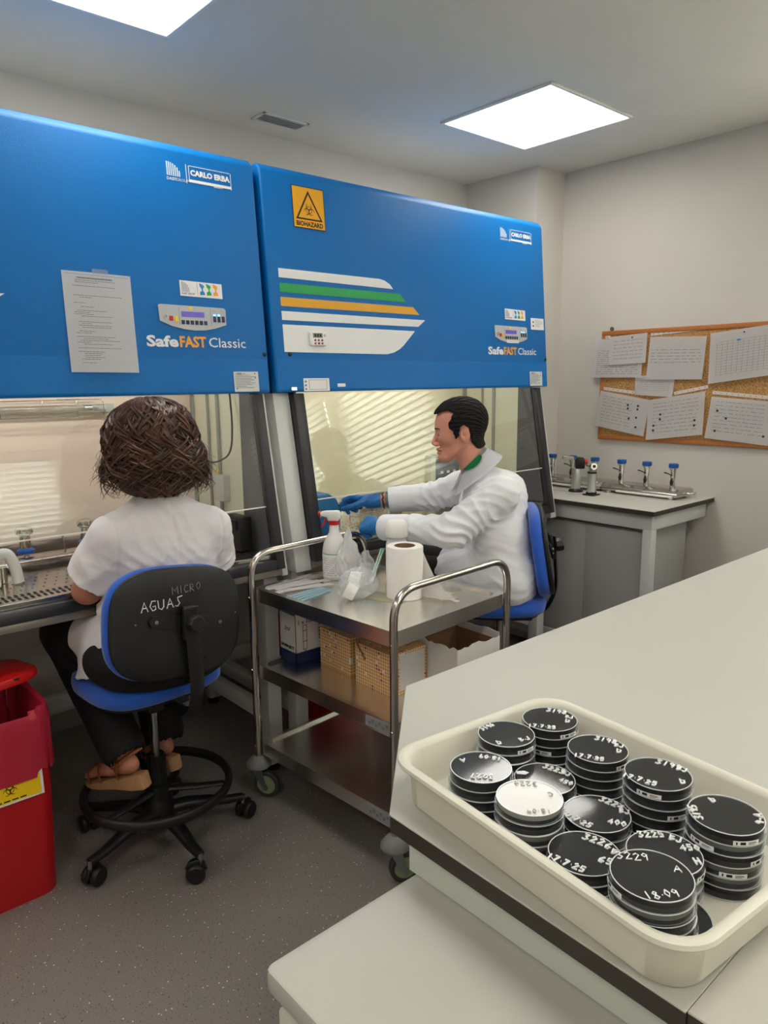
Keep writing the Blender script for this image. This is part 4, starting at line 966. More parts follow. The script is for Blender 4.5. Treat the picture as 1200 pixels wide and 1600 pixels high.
b = B(); Mb = frame((.055, -.1785, .378), (1, 0, 0), (0, .056, .998), (0, -.998, .056)); b.box((0, 0, 0), (.20, .085, .001), M=Mb @ T(-.0, 0, .002)); lb = mk('label', b, m_white, rb1)
b = B(); b.box((.0, -.008, .0028), (.185, .058, .0006), M=Mb); mk('label_field', b, m_yellow, lb)
b = B(); biohazard(b, Mb @ T(.010, .0, .0034), .024, 0, .0002); [b.box((-.045+.022*q, -.031, .0032), (.017, .004, .0003), M=Mb) for q in range(5)]; b.box((.0, .034, .003), (.18, .001, .0003), M=Mb); b.box((.0, .038, .003), (.18, .001, .0003), M=Mb); mk('label_print', b, m_ink2, lb)
b = B(); Ml = T(.015, .035, .640) @ RZ(3) @ RY(-4) @ RX(-10)
outl = rrect(.36, .36, .09, 8); k = len(outl)
prof = [(.0, .022, 0), (.80, .020, 0), (.93, .012, 0), (1.0, .010, 0), (1.015, -.004, 0), (1.0, -.012, 0), (.95, -.008, 0), (.90, 0.0, 0)]
vs = []; fs = []
for q, (s, z, _) in enumerate(prof):
    for p in outl: vs.append((p[0]*max(s, .001), p[1]*max(s, .001), z))
for q in range(len(prof)-1):
    for i in range(k): j = (i+1) % k; fs.append((q*k+i, q*k+j, (q+1)*k+j, (q+1)*k+i))
b.add(vs, fs, Ml); ld = mk('lid', b, m_lid, rb1, 40)
b = B()
for q in range(5): b.box((-.10+.05*q, -.176, .004), (.018, .010, .010), .002, M=Ml)
mk('lid_notch', b, mat('notch_dark_red', '4a0506', rough=.6), ld)
rb2 = redbin((1.98, 2.66, 0), 8, 'second red waste bin in the dark under the right cabinet, seen through the trolley')
# ============================================================ LAB CHAIRS
m_cush = mat('blue_seat_fabric', '1c57c0', rough=.75, sheen=.3, bump=.3, bscale=500); m_blk = mat('black_moulding', '17181a', rough=.42, bump=.15, bscale=300); m_gas = mat('gas_lift_chrome', 'a9a9ab', rough=.25, metal=1)
m_chalk = mat('white_marker', 'dcdcdc', rough=.8)
def rounded_plate(b, w_, h, th, M, k=.42, dome=.0, n=40, bow=0.0, taper=0):
    """superellipse plate with rounded rim; +z front"""
    ring = []; 
    def se(a, s): 
        c, si = math.cos(a), math.sin(a); e = 2/3.2
        x = math.copysign(abs(c)**e, c)*w_/2*s; y = math.copysign(abs(si)**e, si)*h/2*s
        return x*(1+taper*y/h), y
    prof = [(.0, -th/2), (.5, -th/2), (.93, -th/2), (.985, -th*.35), (1, 0), (.985, th*.35), (.93, th/2), (.6, th/2+dome*.6), (.3, th/2+dome*.9), (0, th/2+dome)]
    vs = []; fs = []
    for s, z in prof:
        for i in range(n): x, y = se(2*math.pi*i/n, max(s, .001)); vs.append((x, y, z + bow*(x/(w_/2))**2))
    for q in range(len(prof)-1):
        for i in range(n): j = (i+1) % n; fs.append((q*n+i, q*n+j, (q+1)*n+j, (q+1)*n+i))
    return b.add(vs, fs, M)
def chair(loc, rz, label, seat_z, roll=0, base_rot=0, tilt=-6, lift=0, yb=-.245, px=0, sw=.46, sd=.43):
    """local +y is the way the sitter faces"""
    o = thing('lab_chair', label, 'office chair', loc, rz=rz)
    # star base
    for k in range(5):
        a = base_rot+72*k; K = RZ(a)
        b = B(); b.tube([(.02, 0, .105), (.09, 0, .108), (.16, 0, .100), (.225, 0, .086), (.280, 0, .084)], [.030, .027, .023, .019, .016], 12, M=K, flat=.75); lg = mk('base_arm', b, m_blk, o, 50)
        b = B(); b.cyl((.280, 0, .050), (.280, 0, .090), .008, n=10, M=K); mk('stem', b, m_gas, lg)
        K2 = K @ T(.280, 0, 0) @ MX.Scale(1.16, 4) @ RZ(40+k*50)
        b = B()
        for s in (-1, 1): b.lathe([(0, -.009), (.022, -.009), (.026, -.005), (.026, .005), (.022, .009), (0, .009)], 22, M=K2 @ frame((.012, s*.015, .026), (1, 0, 0), (0, 0, 1), (0, -1, 0)))
        b.prism([(-.018, .030), (-.010, .052), (.010, .060), (.030, .054), (.040, .036), (.012, .028)], .012, bev=.002, M=K2 @ frame((0, .006, 0), (1, 0, 0), (0, 0, 1), (0, -1, 0)))
        mk('caster', b, m_blk, lg, 45)
    b = B(); b.lathe([(0, .075), (.045, .075), (.050, .090), (.050, .125), (.040, .150), (.034, .170), (0, .170)], 26); mk('hub', b, m_blk, o, 45)
    b = B(); b.lathe([(0, .165), (.031, .165), (.027, .31), (.0, .31)], 24)
    for k in range(12): a = k*math.pi/6; b.box((.028*math.cos(a), .028*math.sin(a), .235), (.004, .004, .14))
    mk('column_cover', b, m_blk, o, 40)
    b = B(); b.cyl((0, 0, .305), (0, 0, seat_z-.03), .0135, n=20); mk('gas_column', b, m_gas, o, 50)
    # foot ring
    b = B(); n = 56; zr = .195; rr_ = .232
    b.tube([(rr_*math.cos(2*math.pi*i/n), rr_*math.sin(2*math.pi*i/n), zr) for i in range(n)], .0125, 12, closed=True, flat=1.4)
    fr_ = mk('foot_ring', b, m_blk, o, 60)
    b = B()
    for k in range(3):
        a = R(100+base_rot+120*k); b.tube([(.03*math.cos(a), .03*math.sin(a), zr-.01), (.13*math.cos(a), .13*math.sin(a), zr-.008), (rr_*math.cos(a), rr_*math.sin(a), zr)], [.020, .015, .012], 10, flat=.6)
    b.lathe([(.028, zr-.035), (.042, zr-.035), (.042, zr+.012), (.028, zr+.012)], 24, close=True); mk('ring_spokes', b, m_blk, fr_, 50)
    # seat
    Ms = T(0, .02, seat_z+.028); b = B(); rounded_plate(b, sw, sd, .055, Ms, dome=.012, n=48); mk('seat', b, m_cush, o, 70)
    b = B(); rounded_plate(b, sw-.04, sd-.04, .02, T(0, .02, seat_z-.004), n=40); b.box((0, -.02, seat_z-.03), (.14, .20, .035), .008); su_ = mk('seat_shell', b, m_blk, o, 50)
    b = B(); b.tube([(.06, -.02, seat_z-.03), (.20, -.01, seat_z-.035), (.235, .0, seat_z-.04)], [.005, .005, .008], 8); mk('lever', b, m_blk, su_, 60)
    # back bar and back
    zb = seat_z+.335+lift
    b = B(); b.tube(fillet([(0, -.06, seat_z-.035), (0, yb-.005, seat_z-.035), (0, yb-.050, seat_z+.06), (0, yb-.034, zb+.045)], .05), .024, 8, flat=.28); 
    # flat strap: orient by box segments instead
    bar = mk('back_bar', b, m_blk, o, 50)
    Mk = T(px, yb, zb) @ RY(roll) @ RX(tilt)       # plate frame: y up, z to the rear
    Mk = Mk @ frame((0, 0, 0), (-1, 0, 0), (0, 0, 1), (0, 1, 0))    # x left, y up, z front
    b = B(); rounded_plate(b, .435, .335, .045, Mk @ T(0, 0, .028), dome=.006, n=56, bow=.014); mk('backrest', b, m_cush, o, 70)
    b = B(); rounded_plate(b, .428, .328, .020, Mk @ T(0, 0, .0), n=56, bow=.014); sh = mk('backrest_shell', b, m_blk, o, 60)
    b = B(); Mz = Mk @ T(0, 0, -.012)
    Mz = Mz @ T(px, 0, 0)
    for s in (-1, 1): b.prism([(0, -.020), (s*.115, -.016+.0), (s*.125, 0), (s*.115, .016), (0, .020)] if s > 0 else [(0, .020), (-.115, .016), (-.125, 0), (-.115, -.016), (0, -.020)], .006, M=Mz @ MX.Rotation(R(6), 4, 'Z') @ T(0, 0, -.004))
    b.box((0, .0, -.014), (.050, .10, .014), .004, M=Mz); mk('bracket', b, m_blk, sh, 35)
    b = B(); b.lathe([(0, -.006), (.022, -.006), (.026, 0), (.026, .020), (.020, .026), (0, .026)], 8, M=Mz @ T(0, 0, -.052)); b.cyl((0, 0, -.03), (0, 0, 0), .007, n=10, M=Mz); mk('knob', b, m_blk, sh, 35)
    b = B()
    for s in (-1, 1): b.lathe([(0, .0045), (.006, .004), (.007, 0), (0, 0)], 12, M=Mz @ T(s*.105, s*.011, -.006) @ MX.Rotation(math.pi, 4, 'X')); b.lathe([(0, .002), (.003, .0015), (.003, 0), (0, 0)], 8, M=Mz @ T(s*.165, s*.055*0+.01, .000) @ MX.Rotation(math.pi, 4, 'X'))
    mk('bracket_screw', b, m_gas, sh, 50)
    return o, Mk
ch1, Mk1 = chair((.915, 2.196, 0), 4, 'blue-cushioned lab chair with MICRO AGUAS written on its black back', .555, roll=7, base_rot=-22, px=-.018, lift=-.065, sw=.43, sd=.39)
par = [c for c in bpy.data.objects if c.parent == ch1 and c.name.startswith('backrest_shell')][0]
Mt = Mk1 @ MX.Rotation(math.pi, 4, 'Y')       # now x to the reader's right, z to the rear
def hand(b, strokes, s, M, r=.0014):
    for st_ in strokes: b.tube([(p[0]*s, p[1]*s, 0) for p in st_], r, 5, M=M)
GL = {'M': [[(0, 0), (0, 1), (.4, .4), (.8, 1), (.85, 0)]], 'I': [[(.1, 0), (.12, 1)]], 'C': [[(.7, .9), (.35, 1), (.05, .5), (.3, 0), (.7, .1)]], 'R': [[(0, 0), (.05, 1), (.5, .95), (.55, .6), (.1, .5), (.6, 0)]], 'O': [[(.35, 1), (.05, .6), (.3, 0), (.65, .4), (.6, .9), (.35, 1)]],
      'A': [[(0, 0), (.4, 1), (.75, 0)], [(.15, .4), (.6, .4)]], 'G': [[(.7, .95), (.3, 1), (.05, .5), (.3, 0), (.65, .1), (.65, .45), (.35, .42)]], 'U': [[(0, 1), (.05, .2), (.35, 0), (.6, .25), (.65, 1)]], 'V': [[(0, 1), (.3, 0), (.6, 1)]], 'S': [[(.9, 1), (.35, .9), (.4, .55), (.55, .3), (.3, 0), (0, .1)]],
      '1': [[(.3, 0), (.32, 1)]], '2': [[(.05, .8), (.35, 1), (.55, .75), (.05, 0), (.6, .02)]], '3': [[(.05, .95), (.5, .95), (.25, .55), (.55, .3), (.3, 0), (.02, .08)]], '4': [[(.4, 0), (.42, 1), (0, .35), (.6, .4)]], '5': [[(.55, 1), (.12, 1), (.08, .55), (.5, .5), (.45, .08), (.05, .02)]],
      '6': [[(.5, 1), (.1, .5), (.1, .1), (.4, 0), (.55, .3), (.15, .4)]], '7': [[(.05, 1), (.55, 1), (.2, 0)]], '8': [[(.3, .55), (.08, .8), (.3, 1), (.5, .8), (.3, .55), (.05, .2), (.3, 0), (.55, .2), (.3, .55)]], '9': [[(.5, .7), (.25, .5), (.05, .75), (.3, 1), (.52, .8), (.4, 0)]], '0': [[(.3, 1), (.05, .5), (.3, 0), (.55, .5), (.3, 1)]],
      '-': [[(.1, .5), (.4, .5)]], '.': [[(.15, .4), (.2, .42)]], 'D': [[(.05, 0), (.05, 1), (.55, .7), (.5, .2), (.05, 0)]], 'B': [[(.05, 0), (.05, 1), (.45, .85), (.1, .55), (.55, .3), (.05, 0)]], 'J': [[(.45, 1), (.42, .1), (.15, 0), (.0, .2)]], 'E': [[(.55, 1), (.1, .9), (.1, .05), (.55, 0)], [(.1, .5), (.45, .5)]], 'H': [[(.05, 0), (.05, 1)], [(.5, 0), (.5, 1)], [(.05, .5), (.5, .5)]], ' ': []}
def hwrite(b, txt, s, M, r=.0012, sp=.85, jit=.08, seed=0):
    q = random.Random(seed); x = 0
    for ch in txt:
        dy = q.uniform(-jit, jit)
        hand(b, [[(p[0]+x, p[1]+dy) for p in st_] for st_ in GL.get(ch, [])], s, M, r); x += sp*(1.25 if ch == 'M' else (.55 if ch in '.I' else 1))
b = B(); hwrite(b, 'MICRO', .021, Mt @ T(-.030, .084, .0105) @ MX.Rotation(R(6), 4, 'Z'), .0009, sp=.98); mk('lettering', b, mat('faint_marker', '9a9a9a', rough=.8), par, label='thin white lettering reading MICRO')
b = B(); hwrite(b, 'AGUAS', .028, Mt @ T(-.128, .040, .0105) @ MX.Rotation(R(5), 4, 'Z'), .0016, sp=.95); mk('lettering', b, m_chalk, par, label='bold white lettering reading AGUAS')
ch2, Mk2 = chair((2.165, 1.775, 0), 43, 'blue-cushioned lab chair the man sits on, seen from its side', .655, roll=0, base_rot=10, tilt=-9, lift=-.105, yb=-.165, sw=.40, sd=.38)
# ============================================================ TRAY AND PETRI DISHES
m_tray = mat('ivory_plastic', 'dedbcc', rough=.32, spec=.5)
tz = .9216
ty = thing('plastic_tray', 'ivory plastic tray holding the stacks of black dishes on the near bench', 'tray', (.797, .484, tz), rz=-6)
b = B(); n = 10
def loop(w_, d, r, z): return [(p[0], p[1], z) for p in rrect(w_, d, r, n)]
W, D = .352, .486
loops = [loop(W-.044, D-.044, .038, .0), loop(W-.038, D-.038, .042, .002), loop(W-.030, D-.030, .045, .055), loop(W-.026, D-.026, .046, .060), loop(W-.004, D-.004, .052, .058), loop(W, D, .054, .061), loop(W-.003, D-.003, .053, .0655), loop(W-.012, D-.012, .050, .067), loop(W-.026, D-.026, .044, .066), loop(W-.034, D-.034, .042, .060), loop(W-.044, D-.044, .040, .010), loop(W-.052, D-.052, .034, .004)]
k = 4*(n+1); vs = [p for l in loops for p in l]; fs = [tuple(range(k))[::-1]]
for q in range(len(loops)-1):
    for i in range(k): j = (i+1) % k; fs.append((q*k+i, q*k+j, (q+1)*k+j, (q+1)*k+i))
fs.append(tuple(range((len(loops)-1)*k, len(loops)*k))); b.add(vs, fs); mk('shell', b, m_tray, ty, 50)
m_dish = glassy('clear_polystyrene', 'f6f8f9', ior=1.20, rough=.06, haze=.012)
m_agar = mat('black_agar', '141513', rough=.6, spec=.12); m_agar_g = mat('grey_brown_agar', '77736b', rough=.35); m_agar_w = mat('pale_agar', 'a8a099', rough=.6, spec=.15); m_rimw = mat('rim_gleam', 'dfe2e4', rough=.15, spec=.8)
m_mark = mat('white_marker_ink', 'f2f2f2', rough=.7); m_markb = mat('faint_pencil', 'a49b93', rough=.7)
DH = .0138
def dish_mesh():
    """an upside-down dish: agar side up. z=0 is the bottom of the lid"""
    lid = B(); lid.lathe([(0, 0), (.0438, 0), (.0440, .0006), (.0440, .0080), (.0432, .0080), (.0430, .0010), (0, .0010)], 40)
    base = B(); base.lathe([(0, .0137), (.0420, .0137), (.0425, .0131), (.0425, .0016), (.0415, .0016), (.0415, .0127), (0, .0127)], 40)
    agar = B(); agar.lathe([(0, .0060), (.0408, .0060), (.0412, .0080), (.0412, .0124), (0, .0124)], 40)
    rim = B(); rim.lathe([(.0436, .0002), (.0442, .0002), (.0442, .0010), (.0436, .0010)], 40, close=True); rim.lathe([(.0412, .0131), (.0422, .0131), (.0422, .0139), (.0412, .0139)], 40, close=True)  # opaque pale rings, the gleam on the clear rims put into their colour
    return lid, base, agar, rim
_l, _b, _a, _r = dish_mesh()
def proto(mat_agar, nm):
    o = thing('petri_dish', 'x', 'petri dish', (0, 0, -5))
    mk('dish_base', _b, m_dish, o, 30); ld = mk('lid', _l, m_dish, o, 30); mk('rim_glint', _r, m_rimw, ld, 60); mk('agar', _a, mat_agar, o, 30); return o
proto_b = proto(m_agar, 'b'); proto_g = proto(m_agar_g, 'g'); proto_w = proto(m_agar_w, 'w')
ordn = ['topmost', 'second from the top', 'third from the top', 'fourth from the top', 'fifth from the top', 'lowest']
def writing(o, items, m_=m_mark, r=.0010):
    for (txt, x, y, ang, s) in items:
        b = B(); hwrite(b, txt, s, T(x, y, .0143) @ MX.Rotation(R(ang), 4, 'Z'), r, sp=.78, jit=.10, seed=len(txt)*7+int(s*1e4)); mk('handwriting', b, m_, o)
def dlabel(o, ang):
    b = B(); n = 6; vs = []; fs = []
    for i in range(n+1):
        a = R(ang-20+40*i/n); vs += [(.0446*math.cos(a), .0446*math.sin(a), .0022), (.0446*math.cos(a), .0446*math.sin(a), .0082)]
    for i in range(n): fs.append((2*i, 2*i+2, 2*i+3, 2*i+1))
    b.add(vs, fs); lb = mk('label', b, m_paper, o)
    b = B()
    for (a0, a1, z0, z1) in ((-10, -2, .0036, .0070), (2, 14, .0060, .0066), (2, 16, .0048, .0054), (2, 12, .0036, .0042), (-16, -14, .0036, .0070)):
        a0, a1 = R(ang+a0), R(ang+a1); rr = .0449; b.add([(rr*math.cos(a0), rr*math.sin(a0), z0), (rr*math.cos(a1), rr*math.sin(a1), z0), (rr*math.cos(a1), rr*math.sin(a1), z1), (rr*math.cos(a0), rr*math.sin(a0), z1)], [(0, 1, 2, 3)])
    mk('label_print', b, m_ink2, lb)
# angle 0 of the writing frame = picture right (world direction -41 deg)
CR = -41
def ang(a): return CR+a
def wpos(r_, a): a = R(ang(a)); return r_*math.cos(a), r_*math.sin(a)
def wr(items):   # (text, radius, polar angle in picture, text rotation in picture, size)
    out = []
    for (t_, r_, a, rot, s) in items:
        x, y = wpos(r_, a); d = R(ang(rot)); wdt = s*.78*len(t_)/2; out.append((t_, x-math.cos(d)*wdt+math.sin(d)*s*.5, y-math.sin(d)*wdt-math.cos(d)*s*.5, ang(rot), s))
    return out
z0 = tz+.0046
def stack(name, pts, kinds, items, top_lbl, labels=(), mk_=None, r=.0013):
    """pts: list from top to bottom of (x, y)"""
    n = len(pts); group = 'dishes of the stack '+name
    for i, (x, y) in enumerate(pts):
        z = z0+DH*(n-1-i); kd = kinds[i] if i < len(kinds) else kinds[-1]
        pr_ = {'b': proto_b, 'g': proto_g, 'w': proto_w}[kd]
        o = dup(pr_, (x, y, z), rz=0)
        if i == 0: o['label'] = top_lbl
        else: o['label'] = ('lowest dish' if i == n-1 else ordn[i]+' dish')+' in the stack '+name
        o['group'] = group
        if i == 0 and items: writing(o, wr(items), mk_ or m_mark, r)
        if i == 0 and '3223' in top_lbl: mk('white_chip', B().prism([(-.008, -.003), (.004, -.005), (.010, 0), (.004, .005), (-.008, .004)], .0006, M=T(-.012, .030, .0141) @ RZ(-41)), m_mark, o)
        for (li, la) in labels:
            if li == i: dlabel(o, ang(la))
def jit(x, y, n, s=.0012, seed=0):
    q = random.Random(seed); return [(x, y)]+[(x+q.uniform(-s, s), y+q.uniform(-s, s)) for _ in range(n-1)]
stack('at the far corner of the tray', jit(.902, .636, 5, seed=1), 'b', [('3198', .030, 55, -25, .0105), ('17.7.25', .031, -118, -14, .009), ('BJ', .033, 8, -20, .008), ('D', .028, -18, -20, .010)], 'top dish at the far corner of the tray, farthest from the viewer', [(0, -62), (2, -120)])
stack('left of the far corner one', jit(.814, .651, 5, seed=2), 'b', [('3196', .034, 140, 40, .009), ('B.J', .032, -35, 20, .009), ('D', .032, -118, 10, .010)], 'black dish marked 3196 with little writing, beside the far corner stack', [(0, -58)])
stack('nearest the tray\'s left corner', jit(.713, .613, 5, .003, seed=3), 'b', [('3227', .026, -98, 176, .010), ('18.09', .028, 60, 160, .009), ('A', .028, 145, 190, .009)], 'black dish with 3227 written upside down, at the left corner of the tray', [])
stack('behind the pale topped stack', jit(.792, .564, 3, seed=4), 'b', [('3223', .030, 50, -38, .0105), ('BJ', .036, 18, -38, .0085), ('450', .030, -22, -40, .009)], 'black dish marked 3223 with a white chip, half hidden by the pale dish', [])
stack('second along the far side', jit(.875, .533, 5, seed=5), 'b', [('3198', .030, 50, -30, .0105), ('17.7.25', .031, -122, -22, .009), ('BJ', .034, 10, -25, .009), ('D', .030, -16, -20, .010)], 'black dish marked 3198 and 17.7.25, second along the far side', [(0, -52)])
stack('topped by the pale dish', jit(.702, .522, 5, .002, seed=6), 'wbg', [('3224', .030, 90, 178, .010), ('C', .028, 8, 180, .009), ('18.09', .032, -85, 178, .009)], 'pale pinkish-white dish, the only light coloured one', [], m_markb, .0005)
stack('just left of the standalone stack', jit(.852, .429, 6, seed=7), 'b', [('3199', .031, 42, -38, .0110), ('17.7.25', .031, -148, -34, .0095), ('BJ', .036, 12, -35, .009), ('D', .032, -40, -10, .010)], 'black dish marked 3199 and 17.7.25 in the third place along the far side', [(0, -125), (2, -75)])
stack('in the middle of the tray', jit(.773, .468, 3, seed=8), 'b', [('3224', .034, 38, -45, .0110), ('17.7.25', .032, -150, -45, .0095), ('BJ', .037, 2, -20, .009), ('400', .030, -48, -25, .010)], 'black dish marked 3224 and 400 in the middle of the tray', [])
stack('alone at the tray\'s right side', jit(.826, .329, 6, .0008, seed=9), 'bgbggb', [('3195', .036, 172, 84, .0095), ('D', .030, 95, 10, .009), ('9-A', .036, -18, 70, .009)], 'black dish marked 3195 on the tall stack at the right side of the tray', [(0, -85), (1, -150), (2, -55), (3, -100)])
stack('against the near rim', jit(.692, .433, 3, seed=10), 'b', [('3226', .030, 42, -38, .0120), ('17.7.25', .031, -138, -38, .0100), ('B', .037, 0, -30, .010), ('650', .031, -38, -35, .011)], 'black dish marked 3226 and 650 by the near rim', [])
stack('directly behind the frontmost stack', jit(.743, .361, 4, .002, seed=11), 'bg', [('3225', .033, 95, -3, .0105), ('BJ', .034, 45, -30, .010), ('450', .034, 12, -5, .010), ('H', .036, -28, 0, .011)], 'black dish marked 3225 and 450 behind the frontmost dish', [(0, -40)])
stack('at the front of the tray', [(.661, .333), (.662, .332), (.664, .333), (.667, .331), (.686, .322), (.687, .3215)], 'bgbgb', [('3229', .031, 108, -4, .0115), ('A', .031, 15, -10, .010), ('18.09', .030, -88, 8, .0105)], 'frontmost black dish marked 3229, A and 18.09', [(0, -170), (3, -60)], None, .0008)
for p_ in (proto_b, proto_g, proto_w):
    kids = [c_ for c_ in bpy.data.objects if c_.parent and (c_.parent == p_ or c_.parent.parent == p_)]
    for c_ in kids+[p_]: bpy.data.objects.remove(c_)

# ============================================================ THINGS INSIDE THE CABINETS
WZ = .8892
m_bluegrey = mat('machine_blue', '2f78ae', rough=.4)
# left cabinet: three-branch manifold with two funnels holders, lid dish, dispenser, guarded tube
o = thing('filtration_manifold', 'steel manifold in the left cabinet with two blue-based funnel holders', 'filtration manifold', (.80, 2.715, WZ))
b = B(); b.prism([(-.045, .012), (.045, .012), (.045, .028), (.030, .034), (-.030, .034), (-.045, .026)], .62, bev=.003, M=frame((-.36, 0, 0), (0, 1, 0), (0, 0, 1), (1, 0, 0))); mk('base', b, m_steel_d, o, 35)
for s in (-.30, .2): b = B(); b.cyl((s, 0, 0), (s, 0, .013), .012, n=12); mk('foot', b, m_white_plastic, o, 50)
b = B(); b.cyl((.045, -.01, .03), (.040, -.01, .092), .003, n=8); mk('spike', b, m_steel_d, o, 50)
for x in (-.085, .125):
    b = B(); b.lathe([(0, .034), (.010, .034), (.010, .052), (0, .052)], 18, M=T(x, 0, 0)); s_ = mk('stem', b, m_chrome, o, 50)
    b = B(); b.lathe([(0, .046), (.024, .046), (.029, .051), (.029, .057), (.020, .064), (0, .064)], 28, M=T(x, 0, 0)); mk('blue_disc', b, m_bcap, s_, 50)
    b = B(); b.lathe([(.0, .063), (.018, .063), (.019, .070), (.0175, .110), (.028, .116), (.030, .122), (.029, .134), (.022, .138), (0, .136)], 28, M=T(x, 0, 0)); mk('funnel_holder', b, m_chrome, s_, 50)
o = thing('steel_lid_dish', 'round shiny steel dish on the perforated worktop beside the woman', 'dish', (.835, 2.50, WZ))
b = B(); b.lathe([(0, 0), (.036, 0), (.038, .004), (.038, .014), (.030, .016), (.030, .022), (0, .022)], 32); mk('dish', b, m_chrome, o, 50); b = B(); b.box((.0, 0, .030), (.010, .034, .016), .003); mk('grip', b, m_black, o, 50)
o = thing('dispenser', 'cream box-shaped dispenser with a curved white handle cut by the left edge', 'dispenser', (.545, 2.50, WZ))
b = B(); b.box((-.02, 0, .075), (.09, .09, .150), .012, 3); mk('body', b, mat('cream_plastic', 'd4d6bc', rough=.4), o, 40)
b = B(); b.tube(fillet([(.02, -.01, .10), (.055, -.01, .105), (.075, -.012, .055), (.080, -.012, .004)], .035), [.012]*3+[.014]*13 if False else .0135, 12, flat=1.3); mk('handle', b, m_white_plastic, o, 60)
b = B(); b.cyl((.045, .03, .002), (.045, .03, .05), .014, n=16); mk('stand', b, m_steel_d, o, 50)
o = thing('germicidal_lamp', 'unlit clear tube lamp in a wire guard on the left cabinet back wall', 'lamp', (.75, 2.80, 1.43))
b = B(); b.cyl((-.60, 0, 0), (.235, 0, 0), .0125, n=16); mk('tube', b, glassy('tube_glass', 'eef0ec', haze=.25, hazecol='f0e4d8', rough=.05), o, 60)
b = B(); b.cyl((.235, 0, 0), (.262, 0, 0), .0135, n=16); b.cyl((-.62, 0, 0), (-.60, 0, 0), .0135, n=16); mk('end_cap', b, m_chrome, o, 50)
b = B(); b.cyl((.262, 0, 0), (.315, 0, -.004), .011, n=12); b.box((.33, .03, -.004), (.04, .06, .03), .004); mk('lamp_socket', b, mat('socket_grey_green', 'a9b0a6', rough=.5), o, 40)
b = B(); rw = .0014
for (dy, dz) in ((-.030, .030), (-.030, -.030), (-.034, .010), (-.034, -.014), (.030, .030), (.030, -.030)): b.tube([(-.62, dy, dz), (.295, dy, dz)], rw, 5)
for x in (-.5, -.35, -.2, -.06, .08, .20, .295): b.tube([(x, .04, .030), (x, -.030, .030), (x, -.036, 0), (x, -.030, -.030), (x, .04, -.030)], rw, 5)
for z in (.033, -.033): b.tube([(.13, -.030, z), (.15, -.045, z), (.17, -.030, z), (.19, -.045, z), (.21, -.030, z)], rw, 5)
b.box((-.16, .035, 0), (.96, .010, .022)); mk('wire_guard', b, m_steel_d, o, 60)
# right end of the left cabinet
o = thing('white_device', 'ribbed white hand device lying at the right end of the left cabinet', 'device', (1.30, 2.50, WZ), rz=-20)
b = B(); b.box((0, 0, .022), (.16, .055, .042), .014, 3); b.box((-.02, .01, .048), (.14, .030, .014), .006); mk('body', b, mat('old_white_plastic', 'd8d6c4', rough=.4), o, 40)
o = thing('black_instrument', 'black instrument against the right side wall of the left cabinet', 'instrument', (1.395, 2.43, WZ))
b = B(); b.box((0, 0, .065), (.055, .12, .13), .006); mk('case', b, m_blk, o, 40); b = B(); b.box((-.03, -.01, .10), (.008, .07, .04), .003); mk('panel', b, m_black, o)
o = thing('socket_box', 'pale box with a yellow warning triangle on the left cabinet side wall', 'socket', (1.430, 2.60, 1.105))
b = B(); b.box((0, 0, 0), (.035, .085, .105), .006); mk('case', b, mat('pale_grey_plastic', 'b9bab2', rough=.45), o, 40)
b = B(); b.prism([(-.014, 0), (.014, 0), (0, .026)], .001, M=frame((-.010, .018, .056), (0, -1, 0), (0, 0, 1), (-1, 0, 0))); mk('warning_triangle', b, m_yellow, o)
b = B(); b.tube(fillet([(1.425, 2.50, 1.50), (1.41, 2.46, 1.36), (1.40, 2.46, 1.25), (1.40, 2.60, 1.20), (1.42, 2.82, 1.23)], .08), .0035, 6)
o = mk('cable', b, m_blk, None, 60); setp(o, 'thin black cable looping down the right side wall of the left cabinet', 'cable')
# right cabinet
o = thing('blue_machine', 'rounded blue laboratory machine at the left end of the right cabinet', 'machine', (1.765, 2.46, WZ), rz=0)
b = B(); b.prism([(-.105, 0), (.09, 0), (.095, .09), (.075, .150), (.03, .178), (-.04, .178), (-.105, .135)], .16, bev=.012, M=frame((0, .08, 0), (1, 0, 0), (0, 0, 1), (0, -1, 0)), seg=3); bd = mk('housing', b, m_bluegrey, o, 40)
b = B(); b.text('Optic', .034, M=frame((-.075, -.081, .060), (.95, 0, .30), (-.30, 0, .95), (0, -1, 0)), bold=.0006, shear=.3) if False else b.tube([(-.07, -.081, .065), (-.05, -.081, .078), (-.03, -.081, .075), (-.005, -.081, .092)], .0028, 5); b.tube([(-.045, -.081, .050), (-.035, -.081, .03), (-.035, -.081, .008)], .0016, 5); mk('white_mark', b, m_white, bd)
b = B(); b.cyl((.09, -.02, .085), (.135, -.02, .082), .006, n=10); b.cyl((.09, -.02, .105), (.125, -.02, .105), .010, n=12); b.cyl((-.06, .06, .165), (-.06, .06, .215), .012, n=12); b.tube([(-.06, .06, .205), (.0, .06, .207)], .006, 8); mk('fittings', b, m_blk, o, 50)
o = thing('plastic_cup', 'clear plastic cup of water at the back of the right cabinet', 'cup', (2.50, 2.745, WZ))
b = B(); b.lathe([(0, .0), (.028, .0), (.037, .095), (.0385, .095), (.0385, .098), (.036, .098), (.0270, .002), (0, .002)], 28); mk('cup', b, glassy('cup_plastic', 'e8e8e0', ior=1.45, haze=.10), o, 60)
b = B(); b.lathe([(0, .003), (.0272, .003), (.0325, .055), (0, .055)], 26); mk('water', b, glassy('water', 'e2e4dc', ior=1.33), o, 60)
o = thing('vial', 'small vial with a deep blue cap beside the man\'s forearm', 'vial', (2.235, 2.50, WZ))
